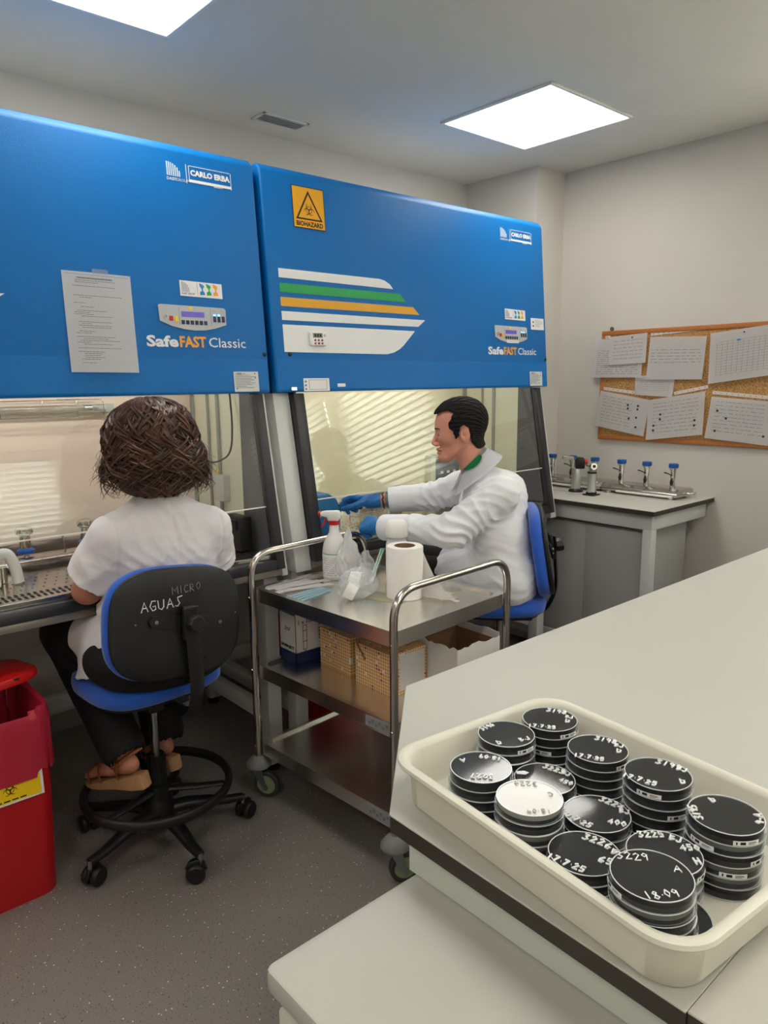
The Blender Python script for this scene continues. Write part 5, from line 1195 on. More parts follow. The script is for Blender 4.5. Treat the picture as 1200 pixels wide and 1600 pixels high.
b = B(); b.lathe([(0, 0), (.016, 0), (.018, .004), (.018, .075), (.014, .082), (0, .082)], 22); mk('glass', b, m_dish, o, 60); b = B(); b.lathe([(0, .080), (.021, .080), (.021, .104), (.019, .106), (0, .106)], 22); mk('cap', b, mat('deep_blue_cap', '1c2fa0', rough=.4), o, 50)
o = thing('wire_rack', 'small wire rack between the man\'s gloved hands', 'rack', (2.06, 2.44, WZ), rz=10)
b = B()
for z in (.006, .045, .085):
    for k in range(5): b.tube([(-.07+.035*k, -.05, z), (-.07+.035*k, .05, z)], .0013, 5)
    for k in range(4): b.tube([(-.07, -.05+.033*k, z), (.07, -.05+.033*k, z)], .0013, 5)
for sx_ in (-.07, 0, .07):
    for sy_ in (-.05, .05): b.tube([(sx_, sy_, 0), (sx_, sy_, .090)], .0016, 5)
mk('wires', b, m_steel_d, o, 60)
o = thing('steel_valve', 'small steel fitting on the back of the right cabinet worktop', 'fitting', (2.40, 2.80, WZ)); b = B(); b.cyl((0, 0, 0), (0, 0, .04), .010, n=12); b.cyl((-.03, 0, .05), (.06, 0, .05), .007, n=10); b.sphere((0, 0, .048), .014, 12); mk('body', b, m_steel_d, o, 50)
o = thing('grey_control_box', 'dark grey socket panel on the right cabinet back wall, behind the man\'s chin', 'socket', (2.955, 2.835, 1.035)); b = B(); b.box((0, 0, 0), (.19, .045, .13), .006); mk('case', b, mat('slate_plastic', '5a5d60', rough=.5), o, 40)
b = B(); 
for k in range(3): b.box((-.05+.05*k, -.024, -.02), (.022, .004, .014), .002)
mk('switches', b, m_white_plastic, o); b = B(); b.box((-.115, 0, .005), (.035, .05, .14), .004); mk('side_cover', b, mat('interior_side_r', 'dcdcc4'), o)
# ============================================================ PEOPLE: smooth-blended volumes meshed as one surface
def nrm(a): a = np.array(a, float); return a/np.linalg.norm(a)
def A3(*a): return np.array(a, float)
def s_sph(P, c, r): return np.linalg.norm(P-np.array(c), axis=1)-r
def s_ell(P, c, r, Rm=None):
    q = P-np.array(c)
    if Rm is not None: q = q@Rm            # columns of Rm are the local axes
    r = np.array(r, float); k0 = np.linalg.norm(q/r, axis=1); k1 = np.linalg.norm(q/(r*r), axis=1)+1e-9
    return k0*(k0-1)/k1
def s_cap(P, a, b, ra, rb, ax=None, sc=1.0):
    a = np.array(a, float); b = np.array(b, float)
    if ax is not None:
        ax = nrm(ax); q = P-a; P = a+q+np.outer(q@ax, ax)*(1/sc-1); d = b-a; b = a+d+ax*(d@ax)*(1/sc-1)
    ab = b-a; t = np.clip(((P-a)@ab)/max(ab@ab, 1e-9), 0, 1); return np.linalg.norm(P-a-np.outer(t, ab), axis=1)-(ra+(rb-ra)*t)
def smin(a, b, k):
    h = np.clip(.5+.5*(b-a)/k, 0, 1); return b*(1-h)+a*h-k*h*(1-h)
def smax(a, b, k): return -smin(-a, -b, k)
def U(ds, k):
    r = ds[0]
    for d in ds[1:]: r = smin(r, d, k)
    return r
def polyd(x, y, pts):
    """signed distance to a 2D polygon, negative inside"""
    d = np.full(x.shape, 1e9); s = np.ones(x.shape); n = len(pts)
    for i in range(n):
        ax, ay = pts[i]; bx, by = pts[i-1]; ex, ey = bx-ax, by-ay; wx, wy = x-ax, y-ay
        t = np.clip((wx*ex+wy*ey)/(ex*ex+ey*ey), 0, 1); d = np.minimum(d, (wx-ex*t)**2+(wy-ey*t)**2)
        c1 = y >= ay; c2 = y < by; c3 = ex*wy > ey*wx
        s = np.where((c1 & c2 & c3) | (~c1 & ~c2 & ~c3), -s, s)
    return s*np.sqrt(d)
def surfnet(fn, lo, hi, h):
    lo = np.array(lo, float); hi = np.array(hi, float); n = np.ceil((hi-lo)/h).astype(int)+1
    nb = (n+3)//4+1; cx, cy, cz = (lo[i]+h*4*np.arange(nb[i]) for i in range(3)); G = np.stack(np.meshgrid(cx, cy, cz, indexing='ij'), -1).reshape(-1, 3)
    cv_ = fn(G).reshape(nb); near = np.abs(cv_) < 4*h*2.4
    act = near.copy(); 
    for ax in range(3): 
        sh = np.roll(act, -1, ax); act = act | sh
    ix, iy, iz = (np.arange(n[i])//4 for i in range(3)); val = cv_[np.ix_(ix, iy, iz)].astype(np.float32); A_ = act[np.ix_(ix, iy, iz)]
    pi = np.argwhere(A_)
    for q in range(0, len(pi), 400000): w_ = pi[q:q+400000]; val[w_[:, 0], w_[:, 1], w_[:, 2]] = fn(lo+h*w_)
    ins = val < 0; c = [n[0]-1, n[1]-1, n[2]-1]; cnt = np.zeros(c, int)
    off = [(a, b_, d) for a in (0, 1) for b_ in (0, 1) for d in (0, 1)]
    sl = lambda arr, o: arr[o[0]:o[0]+c[0], o[1]:o[1]+c[1], o[2]:o[2]+c[2]]
    for o in off: cnt += sl(ins, o)
    mask = (cnt > 0) & (cnt < 8); idx = -np.ones(c, int); cells = np.argwhere(mask); idx[mask] = np.arange(len(cells))
    pos = np.zeros((len(cells), 3)); num = np.zeros(len(cells))
    for o1 in off:
        for ax in range(3):
            if o1[ax]: continue
            o2 = list(o1); o2[ax] = 1
            a = sl(val, o1)[mask]; b_ = sl(val, o2)[mask]; cr = (a < 0) != (b_ < 0); t = np.where(cr, a/(a-b_+1e-12*(a == b_)), 0)
            p = np.tile(np.array(o1, float), (len(cells), 1)); p[:, ax] += t; pos += p*cr[:, None]; num += cr
    verts = lo+h*(cells+pos/num[:, None]); faces = []
    for ax in range(3):
        u, v = (ax+1) % 3, (ax+2) % 3; s1 = [slice(None)]*3; s2 = [slice(None)]*3; s1[ax] = slice(0, -1); s2[ax] = slice(1, None)
        a = ins[tuple(s1)]; b_ = ins[tuple(s2)]; E_ = np.argwhere(a != b_); E_ = E_[(E_[:, u] > 0) & (E_[:, v] > 0) & (E_[:, u] < n[u]-1) & (E_[:, v] < n[v]-1)]
        if not len(E_): continue
        q = []
        for du, dv in ((-1, -1), (0, -1), (0, 0), (-1, 0)):
            e = E_.copy(); e[:, u] += du; e[:, v] += dv; q.append(idx[e[:, 0], e[:, 1], e[:, 2]])
        q = np.stack(q, 1); fl = a[E_[:, 0], E_[:, 1], E_[:, 2]]; q[~fl] = q[~fl][:, ::-1]; faces.append(q)
    return verts, np.concatenate(faces)
def relax(v, f, it=2, lam=.5):
    for _ in range(it):
        acc = np.zeros_like(v); cn = np.zeros(len(v))
        for i in range(4):
            for j in (1, 3): np.add.at(acc, f[:, i], v[f[:, (i+j) % 4]]); np.add.at(cn, f[:, i], 1)
        v = v*(1-lam)+lam*acc/np.maximum(cn, 1)[:, None]
    return v
def vnormals(v, f):
    n = np.cross(v[f[:, 2]]-v[f[:, 0]], v[f[:, 3]]-v[f[:, 1]]); o = np.zeros_like(v)
    for i in range(4): np.add.at(o, f[:, i], n)
    return o/(np.linalg.norm(o, axis=1)[:, None]+1e-12)
def folds(v, seed, amp, freq, ax=None, warp=.02, n=5):
    """cloth creases: ridged waves, optionally mostly across axis ax"""
    r = np.random.RandomState(seed); out = np.zeros(len(v))
    wv = v+warp*np.sin(v[:, [1, 2, 0]]*17+r.rand(3)*6)+warp*.5*np.sin(v[:, [2, 0, 1]]*37+r.rand(3)*6)
    for i in range(n):
        k = r.randn(3); 
        if ax is not None: k = k*.45+np.array(ax)*1.4*r.choice([-1, 1])
        k = k/np.linalg.norm(k)*freq*r.uniform(.6, 1.7); s = np.sin(wv@k+r.rand()*6)
        gate = .5+.5*np.sin(v@(r.randn(3)*7)+r.rand()*6); out += (1-np.abs(s)*2)*gate*r.uniform(.5, 1)/n
    return out*amp
def mkv(name, v, f, m, parent, classify=None):
    me = bpy.data.meshes.new(name); loc = np.array(parent.location)
    me.from_pydata((v-loc).tolist(), [], f.tolist())
    for q in (m if isinstance(m, (list, tuple)) else [m]): me.materials.append(q)
    me.polygons.foreach_set('use_smooth', [True]*len(me.polygons))
    if classify is not None: me.polygons.foreach_set('material_index', classify(v[f].mean(1)).astype(int).tolist())
    me.validate(); o = bpy.data.objects.new(name, me); COL.objects.link(o); o.parent = parent; return o
def unitframe(fwd, tilt=0):
    f_ = nrm(fwd); l_ = nrm(np.cross([0, 0, 1], f_)); u_ = np.cross(f_, l_)
    t = R(tilt); f2 = f_*math.cos(t)-u_*math.sin(t); u2 = np.cross(f2, l_); return f2, l_, u2   # tilt>0 looks down

m_skin_m = mat('skin_ruddy', 'cf9079', rough=.48, sss=.12, bump=.12, bscale=900, var=.05, vscale=40)
m_skin_w = mat('skin_tan', 'b87c62', rough=.5, sss=.1, bump=.1, bscale=900, var=.04, vscale=40)
m_lip = mat('lip', 'b97868', rough=.45, sss=.1)
M, nt, bb = node_mat('dark_hair'); bb.inputs['Base Color'].default_value = srgb('14110f'); bb.inputs['Roughness'].default_value = .42
m_hair_m = mat('dark_hair_combed', '0e0b09', rough=.6, spec=.25, bump=1.0, bscale=110, stretch=(1, 1, 1))
m_hair_w = mat('brown_curls', '42281a', rough=.36, var=.35, vscale=25); m_hair_w2 = mat('light_brown_curl', '5c3a26', rough=.4)
m_coat = mat('lab_coat_cotton', 'e6e7ec', rough=.85, sheen=.2, bump=.25, bscale=900)
m_tunic = mat('tunic_cotton', 'dcd8dc', rough=.85, sheen=.2, bump=.25, bscale=900)
m_trou = mat('black_trousers', '0b0b0c', rough=.85); m_glove = mat('blue_nitrile', '2272b8', rough=.42, bump=.5, bscale=140)

# ---- a hand: list of blended bones
def hand_sdf(W, d, n, s, curls, spread=.0, thumb=(.5, .6, .35), th_bend=.5, grow=0.0, scale=1.0):
    """W wrist, d towards knuckles, n palm side, s thumb side"""
    W = np.array(W, float); d = nrm(d); n = nrm(np.array(n, float)-d*np.dot(n, d)); s = nrm(np.array(s, float)-d*np.dot(s, d)-n*np.dot(s, n))
    k_ = scale; palm = []; fing = []
    xs = [.030, .010, -.010, -.029]; L_ = [.088, .092, .087, .078]; FL = [.072, .080, .074, .058]; FR = [.0092, .0095, .0090, .0080]
    for i in range(4):
        K = W+(d*L_[i]+s*xs[i])*k_; base = W+(d*.012+s*xs[i]*.55)*k_
        palm.append((base, K, .0165*k_, .0125*k_))
        a1, a2, a3 = curls[i]; dirs = []; ang_ = 0
        for a in (a1, a2, a3):
            ang_ += R(a); dirs.append(nrm((d+s*spread*(1.5-i)*.12)*math.cos(ang_)+n*math.sin(ang_)))
        p = K; chain = []
        for q, (dd_, fr_) in enumerate(zip(dirs, (.46, .30, .24))):
            e = p+dd_*FL[i]*fr_*k_; chain.append((p, e, FR[i]*k_*(1-.06*q), FR[i]*k_*(1-.06*(q+1)))); p = e
        fing.append(chain)
    tb = W+(d*.022+s*.026+n*.008)*k_; td = nrm(d*thumb[0]+s*thumb[1]+n*thumb[2]); t1 = tb+td*.046*k_; td2 = nrm(td*(1-th_bend)+(d*.8+n*.4-s*.1)*th_bend); t2 = t1+td2*.032*k_; t3 = t2+nrm(td2+d*.2)*.026*k_
    thumbc = [(W+(d*.012+s*.012)*k_, tb, .017*k_, .015*k_), (tb, t1, .0145*k_, .0115*k_), (t1, t2, .0112*k_, .0105*k_), (t2, t3, .0105*k_, .0085*k_)]
    def fn(P):
        r = U([s_cap(P, a, b_, ra, rb) for a, b_, ra, rb in palm], .010)
        for ch in fing:
            c_ = U([s_cap(P, a, b_, ra, rb) for a, b_, ra, rb in ch], .003); r = smin(r, c_, .005)
        r = smin(r, U([s_cap(P, a, b_, ra, rb) for a, b_, ra, rb in thumbc], .004), .008)
        return r-grow
    fn.tips = [ch[-1][1] for ch in fing]+[t3]; fn.wrist = W
    return fn

# ============================================================ THE MAN
man = thing('person', 'man in white lab coat and blue gloves seated in profile, working in right cabinet', 'person', (2.12, 1.82, 0))
hc = A3(2.076, 1.917, 1.330); hf, hl, hu = unitframe((-.73, .683, 0), 5)
HM = np.stack([hf, hl, hu], 1)
def head_local(P): return (P-hc)@HM
def face_sdf(Q, female=False):
    """Q = (forward, left, up) about the head's middle"""
    X, Y, Zq = Q[:, 0], Q[:, 1], Q[:, 2]; YA = np.abs(Y); S = np.stack([X, YA, Zq], 1)
    d = s_ell(S, (-.006, 0, .030), (.093, .076, .083))
    d = smin(d, s_ell(S, (.028, 0, .000), (.062, .064, .088)), .02)                 # face block
    d = smin(d, s_cap(S, (.030, .0, -.070), (.056, 0, -.088), .040, .028), .025)      # lower face
    d = smin(d, s_cap(S, (-.012, .052, -.045), (.052, .018, -.096), .016, .015), .022)  # jaw line
    d = smin(d, s_sph(S, (.072, 0, -.099), .0175), .014)                             # chin
    d = smin(d, s_cap(S, (.079, .006, .016), (.068, .036, .014), .009, .008), .010)   # brow
    d = smin(d, s_sph(S, (.056, .040, -.022), .018), .02)                            # cheekbone
    d = smax(d, -s_ell(S, (.094, .030, -.006), (.020, .019, .013)), .010)            # eye socket
    d = smin(d, s_cap(S, (.082, 0, .002), (.1005, 0, -.040), .0072, .0100), .008)      # nose
    d = smin(d, s_ell(S, (.090, .011, -.046), (.013, .008, .008)), .005)             # nostril wing
    d = smin(d, s_ell(S, (.081, 0, -.066), (.013, .024, .0068)), .005)               # upper lip
    d = smin(d, s_ell(S, (.079, 0, -.079), (.013, .021, .0075)), .004)               # lower lip
    d = smax(d, -s_ell(S, (.096, 0, -.0725), (.010, .026, .0020)), .0015)            # mouth line
    # eyelids over the ball
    d = smin(d, s_sph(S, (.0705, .031, -.006), .0135), .003)
    d = smax(d, -s_ell(S, (.085, .035, -.0070), (.012, .0135, .0052)), .0015)
    # ear
    e = s_ell(S, (-.014, .074, -.012), (.019, .007, .031)); e = smax(e, -s_ell(S, (-.010, .084, -.010), (.010, .009, .019)), .003); e = smin(e, s_ell(S, (-.012, .075, -.008), (.005, .005, .010)), .003)
    return smin(d, e, .005)
neck0, neck1 = hc+HM@A3(-.020, 0, -.055), A3(2.125, 1.865, 1.175)
shL, elL, wrL = A3(2.030, 1.672, 1.112), A3(1.885, 1.770, .985), A3(1.835, 2.105, .958)
shR, elR, wrR = A3(2.225, 1.965, 1.108), A3(2.150, 2.120, 1.045), A3(1.970, 2.300, 1.022)
pel, mid_, upp = A3(2.150, 1.745, .785), A3(2.140, 1.765, .92), A3(2.128, 1.805, 1.045)
lat = nrm((-.68, -.73, 0)); fwd = nrm((-.73, .68, 0))
hipL, hipR = pel+lat*.09, pel-lat*.09; knL, knR = A3(1.985, 2.04, .765), A3(2.135, 2.19, .755); anL, anR = A3(2.03, 2.06, .33), A3(2.17, 2.13, .33)
handR = hand_sdf(wrR, (-.52, .82, .12), (-.2, -.15, -1), (-.86, -.5, .0), [(28, 40, 20), (48, 55, 30), (62, 65, 40), (70, 70, 45)], thumb=(.75, .40, .45), th_bend=.6)
handL = hand_sdf(wrL, (-.06, .96, .02), (.55, .1, -.8), (.8, 0, .55), [(45, 55, 35), (50, 60, 40), (55, 62, 40), (60, 62, 42)], thumb=(.6, .5, .5))
def man_core(P):
    d = U([s_cap(P, pel, mid_, .105, .100, lat, 1.45), s_cap(P, mid_, upp, .100, .105, lat, 1.5)], .04)
    d = smin(d, s_cap(P, upp+A3(0, 0, .04), neck1, .075, .055, lat, 1.5), .04)
    for sh, el, wr in ((shL, elL, wrL), (shR, elR, wrR)):
        d = smin(d, s_cap(P, sh, el, .050, .041), .04); d = smin(d, s_cap(P, el, wr, .040, .0265), .02)
    for hp, kn, an in ((hipL, knL, anL), (hipR, knR, anR)):
        d = smin(d, s_cap(P, hp, kn, .082, .056), .03); d = smin(d, s_cap(P, kn, an, .052, .034), .02); d = smin(d, s_cap(P, an-A3(0, 0, .03), an-A3(0, 0, .045)+fwd*.13, .034, .026), .02)
    return d
def man_body(P):
    d = man_core(P); d = smin(d, s_cap(P, neck0, neck1, .056, .060), .02)
    return smin(np.minimum(d, 9), face_sdf(head_local(P)), .012)
# body mesh: fine around the head, merged from one field
def man_all(P):
    d = man_body(P)
    return np.minimum(smin(d, handR(P), .006), smin(d, handL(P), .006))
# one continuous surface; detail comes from a warped grid, so mesh at 4 mm and refine the head at 2 mm by projection
def project(fn, v, it=3, e=6e-4):
    for _ in range(it):
        d0 = fn(v); g = np.stack([fn(v+A3(*(e if i == j else 0 for j in range(3))))-d0 for i in range(3)], 1)/e
        g /= (np.linalg.norm(g, axis=1)[:, None]**2+1e-6)/1; v = v-g*np.clip(d0, -.004, .004)[:, None]
    return v
def continuous(fn, lo, hi, h, fine_lo, fine_hi, hf_):
    """coarse net everywhere, the head box meshed finely; both kept as one mesh meeting inside the collar"""
    v, f = surfnet(fn, lo, hi, h); return v, f
class Warp:
    """non-uniform grid in z so that the head gets small cells while the surface stays one piece"""
    pass
def surfnet_w(fn, lo, hi, h, zsplit, hz_f):
    # map w->z: below zsplit spacing h, above it hz_f; x,y spacing set by hz_f inside an affine squeeze about the axis
    return surfnet(fn, lo, hi, h)
bv, bf = surfnet(man_all, (1.72, 1.50, .20), (2.42, 2.56, 1.50), .0042)
# refine the head part: subdivide its faces and snap to the field
def refine(v, f, sel, fn, it=3):
    """split selected quads in 4 and stitch neighbours with polygons, keeps the surface closed"""
    selv = sel[f].all(1); faces = []; edge = {}; vl = [v]; nxt = len(v)
    fs = f[selv]; es = np.concatenate([np.sort(np.stack([fs[:, i], fs[:, (i+1) % 4]], 1), 1) for i in range(4)]); es = np.unique(es, axis=0)
    mids = (v[es[:, 0]]+v[es[:, 1]])/2; key = {(a, b_): nxt+i for i, (a, b_) in enumerate(es.tolist())}; nxt += len(es)
    cen = v[fs].mean(1); out = []
    for q, ff in enumerate(fs.tolist()):
        c_ = nxt+q; m_ = [key[(min(ff[i], ff[(i+1) % 4]), max(ff[i], ff[(i+1) % 4]))] for i in range(4)]
        for i in range(4): out.append((ff[i], m_[i], c_, m_[i-1]))
    rest = []
    for ff in f[~selv].tolist():
        p = []
        for i in range(4):
            p.append(ff[i]); k = (min(ff[i], ff[(i+1) % 4]), max(ff[i], ff[(i+1) % 4]))
            if k in key: p.append(key[k])
        rest.append(tuple(p))
    V_ = np.concatenate([v, mids, cen]); new = np.arange(len(v), len(V_)); 
    allsel = np.concatenate([np.where(sel)[0], new]); V_[allsel] = project(fn, V_[allsel], it)
    return V_, out+rest
def hsel(v): return np.linalg.norm(v-hc, axis=1) < .135
V2, F2 = refine(bv, bf, hsel(bv), man_all)
def mkpoly(name, v, faces, m, parent, classify=None):
    me = bpy.data.meshes.new(name); loc = np.array(parent.location); me.from_pydata((v-loc).tolist(), [], faces)
    for q in (m if isinstance(m, (list, tuple)) else [m]): me.materials.append(q)
    me.polygons.foreach_set('use_smooth', [True]*len(me.polygons))
    if classify is not None: me.polygons.foreach_set('material_index', [int(classify(np.mean([v[i] for i in ff], 0))) for ff in faces])
    o = bpy.data.objects.new(name, me); COL.objects.link(o); o.parent = parent; return o
def lipc(c):
    q = HM.T@(c-hc); return 1 if (q[0] > .074 and abs(q[1]) < .021 and -.0845 < q[2] < -.0625) else 0
mkpoly('body', V2, F2, [m_skin_m, m_lip], man, lipc)
# eyes and brows
for s in (1, -1):
    b = B(); b.v = []; c_ = hc+HM@A3(.0705, .031*s, -.0065); b = B(MX.Translation(-V(man.location))); b.sphere(tuple(c_), .0121, 20); mk('eye', b, mat('eye_white', 'c9bdb4', rough=.25), man, 60)
    b = B(MX.Translation(-V(man.location))); c2 = hc+HM@A3(.0780, .0325*s, -.0078); b.sphere(tuple(c2), .0060, 12); mk('iris', b, mat('iris_brown', '2a1c14', rough=.2), man, 60)
    b = B(MX.Translation(-V(man.location))); pts = [tuple(hc+HM@A3(.0915-.004*t*t-.014*t, s*(.010+.038*t), .0140+.006*t-.008*t*t)) for t in np.linspace(0, 1, 8)]; b.tube(pts, [.003, .0044, .005, .005, .0046, .004, .003, .0016], 8, flat=.6); mk('eyebrow', b, m_hair_m, man, 60)
# hair: outer shell of the skull kept inside the hairline seen in profile
HL = [(.100, .066), (.086, .069), (.066, .076), (.040, .082), (.022, .070), (.034, .048), (.046, .028), (.040, .012), (.028, .000), (.024, -.020), (.018, -.030), (.008, -.014), (.004, .012), (-.012, .024), (-.030, .012), (-.036, -.016), (-.038, -.040), (-.050, -.060), (-.066, -.074), (-.085, -.070), (-.15, -.04), (-.15, .2), (.1, .2)]
def man_hair(P):
    Q = head_local(P); S = np.stack([Q[:, 0], np.abs(Q[:, 1]), Q[:, 2]], 1)
    sk = s_ell(S, (-.006, 0, .030), (.093, .076, .083)); sk = smin(sk, s_ell(S, (.028, 0, .0), (.062, .064, .088)), .02); sk = smin(sk, s_cap(S, (-.020, 0, -.055), (-.03, 0, -.09), .058, .058), .02)
    th = .0075+.0050*np.clip((Q[:, 2]-.0)/.08, 0, 1)+.004*np.clip(-Q[:, 0]/.08, 0, 1)
    a = np.arctan2(Q[:, 1], Q[:, 2]+.02); th = th+.0011*np.sin(a*46+Q[:, 0]*50)+.0009*np.sin(a*83-Q[:, 0]*90+2)
    d = sk-th; hl = polyd(Q[:, 0]+.0015*np.sin(Q[:, 2]*300), Q[:, 2], HL)
    fr = np.clip(hl, -.03, .0)*0
    return smax(smax(d, hl, .005), -(sk+.004), .001)
hv, hfa = surfnet(man_hair, hc-.15, hc+.15, .0022); mkv('hair', hv, hfa, m_hair_m, man)
# ---- gloves
m_g = m_glove
for fn, wr, el in ((handR, wrR, elR), (handL, wrL, elL)):
    ax_ = nrm(wr-el); g2 = lambda P, fn=fn, wr=wr, ax_=ax_: smax(smin(fn(P)-.0016, s_cap(P, wr-ax_*.06, wr+ax_*.02, .0305, .030), .010)+.0006*np.sin(P[:, 1]*260+P[:, 2]*310), -((P-(wr-ax_*(.030 if fn is handR else .05)))@ax_), .002)
    lo = np.min([wr-.09]+[t-.03 for t in fn.tips], 0); hi = np.max([wr+.09]+[t+.03 for t in fn.tips], 0)
    gv, gf = surfnet(g2, lo, hi, .0021); mkv('glove', gv, gf, m_g, man)
# bracelets on the far wrist
axw = nrm(wrR-elR); x_, y_, z_ = basis(axw)
for q, (dd, mm, nm) in enumerate(((-.040, mat('bracelet_dark', '2b2023', rough=.5), 'bracelet'), (-.050, mat('bracelet_silver', 'b9b4ae', rough=.3, metal=1), 'bracelet'), (-.058, mat('bracelet_teal', '4f9aa8', rough=.5), 'bracelet'))):
    c_ = wrR+axw*dd; b = B(MX.Translation(-V(man.location))); n = 22
    b.tube([V(c_)+x_*math.cos(2*math.pi*i/n)*.0325+y_*math.sin(2*math.pi*i/n)*.0325+z_*.003*math.sin(i*2.1) for i in range(n)], .0028 if q != 1 else .0018, 6, closed=True); mk(nm, b, mm, man, 60)
# ---- lab coat
def coat(P):
    d = U([s_cap(P, pel-A3(0, 0, .02), mid_, .112, .112, lat, 1.5), s_cap(P, mid_, upp, .112, .116, lat, 1.45)], .05)
    d = smin(d, s_cap(P, upp+A3(0, 0, .03), neck1-A3(0, 0, .018), .088, .062, lat, 1.5), .045)
    d = smin(d, s_sph(P, upp+fwd*(-.03)+A3(0, 0, .03), .115), .04)
    for sh, el, wr, k in ((shL, elL, wrL, 1), (shR, elR, wrR, 1)):
        d = smin(d, s_cap(P, sh, el, .071, .063), .035)
        a = s_cap(P, el, wr-nrm(wr-el)*.025, .062, .051); a = smax(a, (P-(wr-nrm(wr-el)*(.062 if sh is shR else .015)))@nrm(wr-el), .004); 
        a = smax(a, -smax(s_cap(P, el, wr+nrm(wr-el)*.1, .048, .038), -(P-(wr-nrm(wr-el)*.075))@nrm(wr-el), .004), .004)
        d = smin(d, a, .025)
    # skirt over the thighs and falling beside the seat
    sk = s_cap(P, hipL+A3(0, 0, .015), knL*.62+hipL*.38+A3(0, 0, .015), .105, .078); sk = smin(sk, s_cap(P, hipR+A3(0, 0, .01), knR*.55+hipR*.45+A3(0, 0, .01), .100, .080), .03)
    sk = smin(sk, s_ell(P, pel+A3(.0, .01, -.045), (.145, .135, .085)), .05)
    sk = smin(sk, s_cap(P, hipL+lat*.055+A3(0, 0, -.02), hipL+lat*.05+A3(0, 0, -.02)+(knL-hipL)*.35, .050, .040), .04)
    d = smin(d, sk, .045)
    # opening at the neck
    ng = s_cap(P, neck1-(neck0-neck1)*.2-fwd*.004, neck0, .060, .070); d = smax(d, -ng, .006)
    # open front: lapels part in a V
    q = P-(neck1+fwd*.075-A3(0, 0, .02)); vee = smax(np.abs(q@lat)-(.030+.30*(q[:, 2])), -(q@fwd)-.02, .004); vee = smax(vee, -(q[:, 2]+.09), .01)
    d = smax(d, -vee, .006)
    return d
cv, cf = surfnet(coat, (1.70, 1.40, .60), (2.46, 2.40, 1.27), .0046)
cn = vnormals(cv, cf); w0 = folds(cv, 3, .016, 24, None, .05)+folds(cv, 8, .008, 52, None, .03)
# compression folds round elbows and down the flank
def armfold(v, a, b_, amp, fr):
    ab = b_-a; t = ((v-a)@ab)/(ab@ab); dist = np.linalg.norm(v-a-np.outer(np.clip(t, 0, 1), ab), axis=1); g = np.exp(-np.maximum(dist-.06, 0)/.02)
    s = np.sin(t*fr+3*np.sin(v[:, 2]*22)+2*np.sin(v[:, 0]*31)); return amp*(1-np.abs(s)*2)*g*(np.clip(1-abs(t-1)*1.2, 0, 1)+.3)
w0 += armfold(cv, shL, elL, .006, 11)+armfold(cv, elL, wrL, .004, 13)*.8+armfold(cv, shR, elR, .005, 12)
for wr in (wrL, wrR): w0 *= np.clip((np.linalg.norm(cv-wr, axis=1)-.11)/.08, 0.0, 1)
cv = cv+cn*w0[:, None]; cv = relax(cv, cf, 1, .4); mkv('lab_coat', cv, cf, m_coat, man)
# collar, turned over, standing off the nape
def ribbon(b, cpts, wdir, w_, th, n=6):
    """flat band along cpts; wdir list of width vectors"""
    vs = []; fs = []; k = len(cpts)
    for p, wd in zip(cpts, wdir):
        p = V(p); wd = V(wd)
        for j in range(n+1): t = j/n; vs.append(p+wd*t)
    for i in range(k-1):
        for j in range(n): fs.append((i*(n+1)+j, (i+1)*(n+1)+j, (i+1)*(n+1)+j+1, i*(n+1)+j+1))
    bm = bmesh.new(); bv_ = [bm.verts.new(p) for p in vs]
    for f in fs: bm.faces.new([bv_[i] for i in f])
    bmesh.ops.solidify(bm, geom=bm.faces[:], thickness=th); return b.bm_add(bm)
nd = nrm(neck0-neck1); cx_ = neck1+nd*.018
up_ = nd; fw_ = nrm(fwd-up_*(fwd@up_)); lt_ = np.cross(up_, fw_)
def ringpt(a, r, h): return cx_+fw_*(math.cos(a)*r)+lt_*(math.sin(a)*r)+up_*h
b = B(MX.Translation(-V(man.location))); pts = []; wds = []
for i in range(29):
    a = math.pi+R(-142+284*i/28); dv = abs(a-math.pi)/R(142)       # open at the front
    p = ringpt(a, .067+.012*dv, .048-.050*dv**1.6); o_ = ringpt(a, .104+.050*dv, .000-.060*dv**1.5); pts.append(p); wds.append(o_-p)
ribbon(b, pts, wds, 0, .003, 5); mk('coat_collar', b, m_coat, man, 60)
b = B(MX.Translation(-V(man.location))); pts = []; wds = []
for i in range(29):
    a = math.pi+R(-150+300*i/28); dv = abs(a-math.pi)/R(150)
    p = ringpt(a, .0600+.008*dv, .058-.050*dv**1.6); o_ = ringpt(a, .064+.012*dv, .020-.060*dv**1.5); pts.append(p); wds.append(o_-p)
ribbon(b, pts, wds, 0, .002, 3); mk('shirt_collar', b, mat('shirt_grey', 'a8aaa6', rough=.8), man, 60)
b = B(MX.Translation(-V(man.location))); pts = []; wds = []
for i in range(10):
    a = R(112-66*i/9) ; dv = (math.pi-a)/R(150)
    wv_ = math.sin(math.pi*min(1, i/9+.12)); p = ringpt(a, .0660+.012*dv, .056-.050*dv**1.6); o_ = ringpt(a, .0700+.014*dv+.020*wv_, .052-.050*dv**1.6-.018*wv_); pts.append(p); wds.append(o_-p)
ribbon(b, pts, wds, 0, .002, 3); mk('collar_trim', b, mat('trim_green', '129050', rough=.7), man, 60, label='green inner edge of the collar')
def undershirt(P): return smax(smax(s_cap(P, upp, neck1, .100, .064, lat, 1.35), (P-(neck1+A3(0, 0, .01)))@nrm(neck0-neck1), .004), -(P[:, 2]-.98), .004)
uv_, uf = surfnet(undershirt, (1.95, 1.65, .95), (2.32, 2.05, 1.26), .006); mkv('undershirt', uv_, uf, mat('undershirt_slate', '55585c', rough=.85), man)
